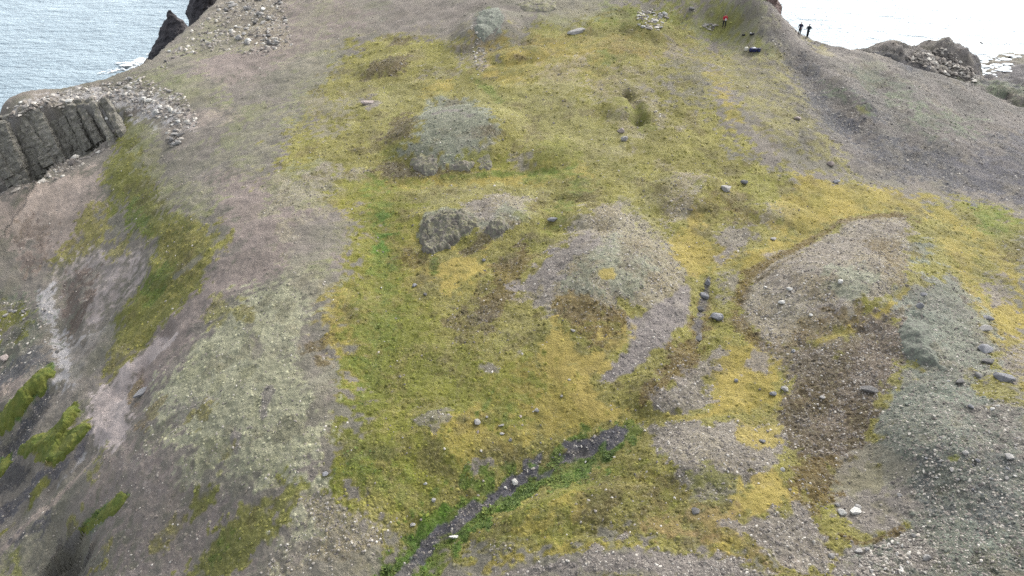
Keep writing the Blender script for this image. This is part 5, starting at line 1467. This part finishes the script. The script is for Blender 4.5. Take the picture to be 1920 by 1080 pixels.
def ledge_mesh(poly, h, wf, wb, front, seed, mat, lump=0.35):
    """a slab of bedrock rising out of the ground: steep on the side facing `front`, running into the soil on the other"""
    W = np.array([G(*p) for p in poly])
    c = W.mean(0)
    x0, x1 = W[:, 0].min() - .4, W[:, 0].max() + .4; y0, y1 = W[:, 1].min() - .4, W[:, 1].max() + .4
    st = max(0.045, math.sqrt((x1 - x0) * (y1 - y0) / 16000))
    nx, ny = int((x1 - x0) / st) + 2, int((y1 - y0) / st) + 2
    X, Y = np.meshgrid(np.linspace(x0, x1, nx), np.linspace(y0, y1, ny))
    x, y = X.ravel(), Y.ravel()
    fx, fy = front; L_ = math.hypot(fx, fy); fx /= L_; fy /= L_
    pr = (x - c[0]) * fx + (y - c[1]) * fy
    ex = max(1e-3, np.abs((W[:, 0] - c[0]) * fx + (W[:, 1] - c[1]) * fy).max())
    w = wb + (wf - wb) * sstep(-0.7, 0.5, pr / ex)
    sd = poly_sd(x, y, [(p[0], p[1]) for p in W]) + 0.30 * fbm(x, y, 1.3, 3, seed) + 0.12 * fbm(x, y, 0.35, 2, seed + 5)
    k = np.clip(sd / w, -1, 1.0)
    prof = np.where(k > 0, 1 - (1 - k) ** 2.2, k * 0.9)
    rid = 0.5 - np.abs(fbm(x, y, 1.7, 4, seed + 9)) * 1.6
    crk = np.clip(0.10 - np.abs(fbm(x * 0.8 + y * 0.4, y, 1.5, 3, seed + 13)), 0, 1) * 3.2
    z = prof * h * (0.85 + 0.3 * fbm(x, y, 2.2, 2, seed + 3)) + np.clip(k * 2, 0, 1) * (lump * h * rid + 0.10 * h * fbm(x, y, 0.4, 3, seed + 21) - crk * h * 0.55)
    g0 = ground_z(x, y)
    i_ = np.arange(ny - 1)[:, None] * nx + np.arange(nx - 1)[None]
    f = np.stack([i_, i_ + 1, i_ + 1 + nx, i_ + nx], -1).reshape(-1, 4)
    keep = (sd[f] > -0.35).any(1)
    loc = Vector((float(c[0]), float(c[1]), float(ground_z(c[0], c[1])[0])))
    V = np.stack([x - loc.x, y - loc.y, g0 + z - 0.03 - loc.z], -1)
    return mesh_np('rock_lobe', V, f[keep], mat), loc


def outcrop(label, lobes, group=None):
    root = None
    for (poly, h, wf, wb, front, seed, mat, lump) in lobes:
        me_, loc = ledge_mesh(poly, h, wf, wb, front, seed, mat, lump)
        if root is None:
            root = bpy.data.objects.new('rock_outcrop', None); COL.objects.link(root)
            root.location = loc
            root['label'] = label; root['category'] = 'rock outcrop'
        o = bpy.data.objects.new('rock_lobe', me_); COL.objects.link(o)
        o.parent = root
        o.location = loc - root.location
    return root


M_BANK = NT('moss_bank', 0.95)
_P = M_BANK.pos()
_n1 = M_BANK.noise(1.1, _P, 4, 0.6); _n2 = M_BANK.noise(7.0, _P, 4, 0.7)
_c = M_BANK.mix(M_BANK.ramp(_n1, [(0.35, 0), (0.65, 1)]), tuple(lin((96, 110, 44))), tuple(lin((122, 124, 56))))
_c = M_BANK.mix(M_BANK.ramp(_n2, [(0.34, 0.55), (0.52, 0.0)]), _c, tuple(lin((74, 82, 36))))
M_BANK.color(_c); M_BANK.bump(_n2, 0.7, 0.12)
for k, (poly, h) in enumerate([
        ([(-10, 780), (20, 757), (60, 717), (98, 686), (106, 700), (82, 738), (50, 772), (20, 805), (-10, 815)], 0.45),
        ([(35, 850), (60, 825), (110, 795), (145, 755), (154, 770), (125, 815), (88, 850), (50, 860)], 0.5),
        ([(65, 862), (100, 828), (135, 803), (164, 790), (170, 805), (142, 838), (116, 857), (100, 876), (75, 872)], 0.45),
        ([(150, 1000), (165, 975), (200, 945), (238, 922), (248, 928), (215, 960), (185, 985), (165, 1008)], 0.3),
        ([(-15, 885), (12, 852), (20, 868), (0, 895)], 0.4)]):
    me_, loc = ledge_mesh(poly, h, 0.35, 0.9, (0.7, -1), 61 + k, M_BANK.m, 0.2)
    o = link('moss_bank', me_, kind='stuff'); o.location = loc


outcrop('two lobed grey rock outcrop with dark cracks in the middle of the moss', [
    ([(790, 440), (796, 412), (825, 397), (868, 398), (893, 410), (905, 428), (875, 442), (850, 455), (830, 470), (800, 476), (792, 460)], 0.75, 0.7, 1.8, (-0.5, -1), 31, M_OUTCROP, 0.30),
    ([(905, 440), (915, 420), (940, 412), (962, 420), (958, 436), (930, 446)], 0.55, 0.4, 1.4, (0.1, -1), 32, M_OUTCROP, 0.25),
    ([(794, 458), (820, 446), (848, 452), (842, 466), (812, 478), (797, 474)], 0.6, 0.35, 0.8, (-0.3, -1), 33, M_OUTCROP, 0.35)])
outcrop('bare grey rock faces showing under the lichen capped mound', [
    ([(770, 300), (790, 292), (818, 304), (818, 326), (795, 332), (780, 322)], 0.42, 0.5, 1.2, (-0.2, -1), 34, M_OUTCROP, 0.3),
    ([(838, 310), (862, 304), (886, 306), (882, 322), (858, 328), (842, 322)], 0.38, 0.45, 1.0, (0, -1), 35, M_OUTCROP, 0.25),
    ([(895, 300), (915, 294), (928, 302), (922, 316), (902, 318)], 0.3, 0.4, 0.8, (0, -1), 36, M_OUTCROP, 0.25)])
outcrop('mossy grey outcrop below the soil near the top edge', [
    ([(886, 52), (898, 22), (935, 10), (946, 44), (934, 66), (908, 82), (892, 74)], 0.28, 1.4, 2.6, (0.1, -1), 37, M_MOSSROCK, 0.3)])
outcrop('pale green lichen knob at the head of the brown slope', [
    ([(1680, 618), (1700, 600), (1742, 602), (1756, 645), (1770, 690), (1735, 682), (1700, 668), (1682, 645)], 0.28, 0.6, 1.4, (-1, -0.6), 38, M_MOSSROCK, 0.35)])
outcrop('grey rock with pale streaks at the top edge right of the soil', [
    ([(965, 8), (1000, -6), (1045, 2), (1042, 18), (1020, 24), (985, 22)], 0.3, 0.9, 1.8, (0, -1), 40, M_OUTCROP, 0.35)])



# ------------------------------------------------------------------ people
def skin_mesh(name, nodes, edges, mat, root=0, sub=1):
    """nodes: (x, y, z, rx, ry); one continuous skinned surface"""
    me_ = bpy.data.meshes.new(name)
    me_.from_pydata([n[:3] for n in nodes], edges, [])
    o = bpy.data.objects.new(name + '_tmp', me_); COL.objects.link(o)
    md = o.modifiers.new('s', 'SKIN'); md.use_smooth_shade = True; md.branch_smoothing = 0.3
    sk = me_.skin_vertices[0].data
    for i, n in enumerate(nodes):
        sk[i].radius = (n[3], n[4]); sk[i].use_root = (i == root)
    ms = o.modifiers.new('u', 'SUBSURF'); ms.levels = sub; ms.render_levels = sub
    dg = bpy.context.evaluated_depsgraph_get(); dg.update()
    out = bpy.data.meshes.new_from_object(o.evaluated_get(dg))
    out.name = name
    bpy.data.objects.remove(o)
    out.materials.clear(); out.materials.append(mat)
    return out


M_SKIN = plain('skin', (190, 150, 128), 0.6)
M_HAIR = plain('dark_hair', (44, 38, 36), 0.7)
M_RED = plain('red_jacket', (196, 40, 62), 0.8)
M_WHITE = plain('white_cloth', (236, 236, 238), 0.8)
M_BLACK = plain('black_cloth', (34, 34, 40), 0.85)
M_NAVY = plain('navy_cloth', (42, 48, 78), 0.8)
M_TEAL = plain('dark_teal_coat', (38, 56, 70), 0.8)
M_BLUEBAG = plain('blue_bag', (34, 44, 98), 0.7)
M_CREAM = plain('cream_cloth', (226, 222, 206), 0.8)


def fingers(bm, wrist, dirv, side):
    d = Vector(dirv).normalized(); u = d.cross(Vector((0, 1, 0.2))).normalized(); n = d.cross(u)
    for k, (off, L_) in enumerate([(-.03, .065), (-.01, .078), (.01, .072), (.03, .055), (.045 * side, .05)]):
        b = Vector(wrist) + d * (.075 if k < 4 else .03) + u * off
        dd = (d + n * .25) if k < 4 else (d + u * .9 * side)
        dd.normalize()
        tip = b + dd * L_
        ring0 = [bm.verts.new(b + (u * math.cos(a_) + n * math.sin(a_)) * .010) for a_ in (0, 1.57, 3.14, 4.71)]
        ring1 = [bm.verts.new(tip + (u * math.cos(a_) + n * math.sin(a_)) * .007) for a_ in (0, 1.57, 3.14, 4.71)]
        for i in range(4):
            bm.faces.new((ring0[i], ring0[(i + 1) % 4], ring1[(i + 1) % 4], ring1[i]))
        bm.faces.new(ring1)


def person(px, py, height, face, label, top_mat, leg_mat, hair_mat, arms, stance=0.11, extra=None, coat=False):
    w = G(px, py)
    root = bpy.data.objects.new('person', None); COL.objects.link(root)
    root.location = (float(w[0]), float(w[1]), float(ground_z(w[0], w[1])[0]) - 0.01)
    root.rotation_euler = (0, 0, face)
    k = height / 1.75
    root.scale = (k, k, k)
    root['label'] = label; root['category'] = 'person'; root['group'] = 'people on the headland'
    (eL, hL), (eR, hR) = arms
    s = stance
    N = [(0, 0, .95, .16, .11), (0, .0, 1.15, .145, .105), (0, 0, 1.36, .17, .11), (0, -.005, 1.47, .07, .065), (0, -.01, 1.53, .055, .055), (0, -.02, 1.62, .085, .10), (0, -.02, 1.70, .075, .09),
         (.19, 0, 1.42, .065, .065), (*eL, .048, .048), (*hL, .034, .034), (-.19, 0, 1.42, .065, .065), (*eR, .048, .048), (*hR, .034, .034),
         (s * .9, 0, .88, .095, .095), (s, -.01, .50, .06, .06), (s, .02, .10, .042, .042), (s * 1.1, -.13, .035, .045, .032),
         (-s * .9, 0, .88, .095, .095), (-s, -.01, .50, .06, .06), (-s, .02, .10, .042, .042), (-s * 1.1, -.13, .035, .045, .032), (0, -.13, 1.61, .018, .022)]
    Ed = [(0, 1), (1, 2), (2, 3), (3, 4), (4, 5), (5, 6), (2, 7), (7, 8), (8, 9), (2, 10), (10, 11), (11, 12), (0, 13), (13, 14), (14, 15), (15, 16), (0, 17), (17, 18), (18, 19), (19, 20), (5, 21)]
    body = skin_mesh('body', N, Ed, M_SKIN)
    bm = bmesh.new(); bm.from_mesh(body)
    fingers(bm, hL, Vector(hL) - Vector(eL), 1); fingers(bm, hR, Vector(hR) - Vector(eR), -1)
    bm.to_mesh(body); bm.free()
    link('body', body, root)
    g_ = 1.22
    hem = .62 if coat else .86
    J = [(0, 0, hem, .20, .15), (0, 0, 1.12, .175, .135), (0, 0, 1.36, .20, .14), (0, -.005, 1.48, .085, .08),
         (.20, 0, 1.42, .085, .085), (*eL, .066, .066), (*(Vector(eL).lerp(Vector(hL), .88)), .05, .05), (-.20, 0, 1.42, .085, .085), (*eR, .066, .066), (*(Vector(eR).lerp(Vector(hR), .88)), .05, .05)]
    link('coat' if coat else 'jacket', skin_mesh('jacket', J, [(0, 1), (1, 2), (2, 3), (2, 4), (4, 5), (5, 6), (2, 7), (7, 8), (8, 9)], top_mat, 1), root)
    T = [(0, 0, .98, .175, .125), (s * .9, 0, .86, .11, .115), (s, -.01, .50, .08, .08), (s, .015, .09, .065, .07), (-s * .9, 0, .86, .11, .115), (-s, -.01, .50, .08, .08), (-s, .015, .09, .065, .07)]
    link('trousers', skin_mesh('trousers', T, [(0, 1), (1, 2), (2, 3), (0, 4), (4, 5), (5, 6)], leg_mat), root)
    for sx in (1, -1):
        B = [(s * sx, .04, .06, .055, .05), (s * sx * 1.05, -.06, .045, .055, .04), (s * sx * 1.1, -.15, .04, .045, .032)]
        link('boot', skin_mesh('boot', B, [(0, 1), (1, 2)], M_BLACK), root)
    Hh = [(0, .02, 1.60, .085, .085), (0, .0, 1.69, .098, .10), (0, -.01, 1.755, .05, .05)]
    link('hair' if hair_mat is M_HAIR else 'hood', skin_mesh('hair', Hh, [(0, 1), (1, 2)], hair_mat), root)
    if extra:
        extra(root)
    return root


def white_bib(root):
    bm = bmesh.new()
    bmesh.ops.create_cube(bm, size=1)
    for v in bm.verts:
        v.co = Vector((v.co.x * .20 * (1.0 if v.co.z < 0 else .85), v.co.y * .10 - .165, v.co.z * .30 + 1.06))
    bmesh.ops.bevel(bm, geom=bm.edges[:], offset=.03, segments=2, affect='EDGES')
    me_ = bpy.data.meshes.new('front_pouch'); bm.to_mesh(me_); bm.free(); me_.materials.append(M_WHITE)
    link('front_pouch', me_, root)


prime([(1357, 52), (1498, 67), (1513, 70.5)])
person(1357, 52, 1.80, 0.25, 'person in a red jacket with a white front standing on the green slope', M_RED, M_BLACK, M_HAIR,
       (((.30, -.02, 1.17), (.20, -.20, 1.05)), ((-.30, -.02, 1.17), (-.20, -.20, 1.05))), 0.15, white_bib)
person(1498, 67, 1.78, 2.6, 'bareheaded person in short navy jacket on the ridge, left of the hooded one', M_NAVY, M_BLACK, M_HAIR,
       (((.27, .03, 1.16), (.26, -.10, .94)), ((-.27, .03, 1.16), (-.24, -.12, .96))), 0.10)
person(1513, 70.5, 1.82, 2.9, 'person in a long dark teal hooded coat on the ridge with elbows out', M_TEAL, M_BLACK, M_TEAL,
       (((.30, -.02, 1.14), (.10, -.22, 1.12)), ((-.30, -.02, 1.14), (-.10, -.22, 1.12))), 0.07, coat=True)


# ------------------------------------------------------------------ bags and gear near the people
def soft_box(name, sx, sy, sz, mat, seed, lump=0.10, bev=0.3):
    bm = bmesh.new()
    bmesh.ops.create_cube(bm, size=1)
    bmesh.ops.subdivide_edges(bm, edges=bm.edges[:], cuts=5, use_grid_fill=True)
    for v in bm.verts:
        p = v.co * 2
        e = (abs(p.x) ** 5 + abs(p.y) ** 5 + abs(p.z) ** 5) ** 0.2
        p = p / max(e, .001) * (max(abs(p.x), abs(p.y), abs(p.z)))
        n_ = 1 + lump * mnoise.noise(p * 1.6 + Vector((seed, 0, 0)))
        v.co = Vector((p.x * sx * .5 * n_, p.y * sy * .5 * n_, (p.z * .5 * n_ + .5) * sz))
    me_ = bpy.data.meshes.new(name); bm.to_mesh(me_); bm.free(); me_.materials.append(mat)
    me_.polygons.foreach_set('use_smooth', [True] * len(me_.polygons))
    return me_


def strap(name, pts, r_, mat):
    cu = [(*p, r_, r_) for p in pts]
    return skin_mesh(name, cu, [(i, i + 1) for i in range(len(cu) - 1)], mat, 0, 1)


def thing(name, px, py, label, cat, group=None, rz=0):
    w = G(px, py)
    o = bpy.data.objects.new(name, None); COL.objects.link(o)
    o.location = (float(w[0]), float(w[1]), float(ground_z(w[0], w[1])[0]) - .03)
    o.rotation_euler = (0, 0, rz)
    o['label'] = label; o['category'] = cat
    if group:
        o['group'] = group
    return o


GEAR = 'bags left on the ground'
t = thing('duffel_bag', 1412, 96, 'navy blue bag with a white panel lying on the olive slope', 'bag', GEAR, .15)
link('bag_body', soft_box('bag_body', 0.95, 0.55, 0.46, M_BLUEBAG, 2), t)
o = link('white_panel', soft_box('white_panel', 0.42, 0.42, 0.10, M_WHITE, 3), t); o.location = (.02, 0, .42)
o = link('strap', strap('strap', [(-.38, -.30, .1), (-.40, -.36, .3), (-.1, -.38, .42), (.25, -.36, .34), (.36, -.30, .1)], .03, M_BLACK), t)
o = link('handle', strap('handle', [(-.15, 0, .5), (0, 0, .62), (.15, 0, .5)], .02, M_BLACK), t)
t = thing('backpack', 1423, 95, 'small blue backpack leaning on the right end of the navy bag', 'backpack', GEAR, -.3)
link('pack_body', soft_box('pack_body', 0.42, 0.32, 0.44, M_NAVY, 5), t)
o = link('front_pocket', soft_box('front_pocket', 0.28, 0.12, 0.22, M_BLUEBAG, 6), t); o.location = (0, -.20, .05)
o = link('shoulder_strap', strap('shoulder_strap', [(-.1, .17, .4), (-.12, .26, .25), (-.1, .17, .06)], .02, M_BLACK), t)
t = thing('white_bag', 1399, 94, 'white bag standing left of the navy bag', 'bag', GEAR, .1)
link('bag_body', soft_box('bag_body', 0.46, 0.34, 0.46, M_CREAM, 8, .14), t)
o = link('handle', strap('handle', [(-.12, 0, .44), (0, .02, .56), (.12, 0, .44)], .018, M_CREAM), t)
t = thing('camera_bag', 1410, 65, 'black bag with pale top lying below the person in red', 'bag', GEAR, .2)
link('bag_body', soft_box('bag_body', 0.55, 0.34, 0.26, M_BLACK, 9), t)
o = link('white_panel', soft_box('white_panel', 0.16, 0.2, 0.08, M_WHITE, 10), t); o.location = (-.22, 0, .22)
t = thing('camera_bag', 1394, 67, 'small plain black bag left of the bag with the pale top', 'bag', GEAR, 0)
link('bag_body', soft_box('bag_body', 0.42, 0.26, 0.20, M_BLACK, 11), t)
o = link('handle', strap('handle', [(-.1, 0, .19), (0, 0, .27), (.1, 0, .19)], .014, M_BLACK), t)


# ------------------------------------------------------------------ a bird over the water
def bird():
    p = at_y(1840, 81, 118.0)
    r = bpy.data.objects.new('bird', None); COL.objects.link(r)
    r.location = p; r.rotation_euler = (0.35, 0.35, 0.9)
    r['label'] = 'dark bird gliding over the pale sea at the right'; r['category'] = 'bird'
    N = [(0, -.28, 0, .02, .02), (0, -.22, .01, .055, .055), (0, -.12, 0, .05, .05), (0, 0, 0, .095, .085), (0, .18, 0, .06, .05), (0, .34, 0, .05, .012), (0, .44, 0, .07, .008)]
    m_ = plain('bird_plumage', (92, 90, 88), 0.8)
    link('body', skin_mesh('body', N, [(i, i + 1) for i in range(6)], m_), r)
    for s in (1, -1):
        bm = bmesh.new()
        sec = [(0.05, -.10, .10, .02), (.30, -.16, .06, .10), (.55, -.06, .10, .06), (.78, .10, .14, -.02)]
        top = []
        for x, a_, b_, z in sec:
            top.append([bm.verts.new((s * x, a_, z + .012)), bm.verts.new((s * x, b_ + .04, z + .008)), bm.verts.new((s * x, b_ + .04, z - .004)), bm.verts.new((s * x, a_, z - .012))])
        for q0, q1 in zip(top, top[1:]):
            for i in range(4):
                bm.faces.new((q0[i], q0[(i + 1) % 4], q1[(i + 1) % 4], q1[i]))
        bm.faces.new(top[0]); bm.faces.new(top[-1])
        me_ = bpy.data.meshes.new('wing'); bm.to_mesh(me_); bm.free(); me_.materials.append(m_)
        link('wing', me_, r)


bird()
SC.cycles.use_denoising = False
SC.render.filter_size = 1.0
SC.cycles.max_bounces = 5
SC.cycles.diffuse_bounces = 3
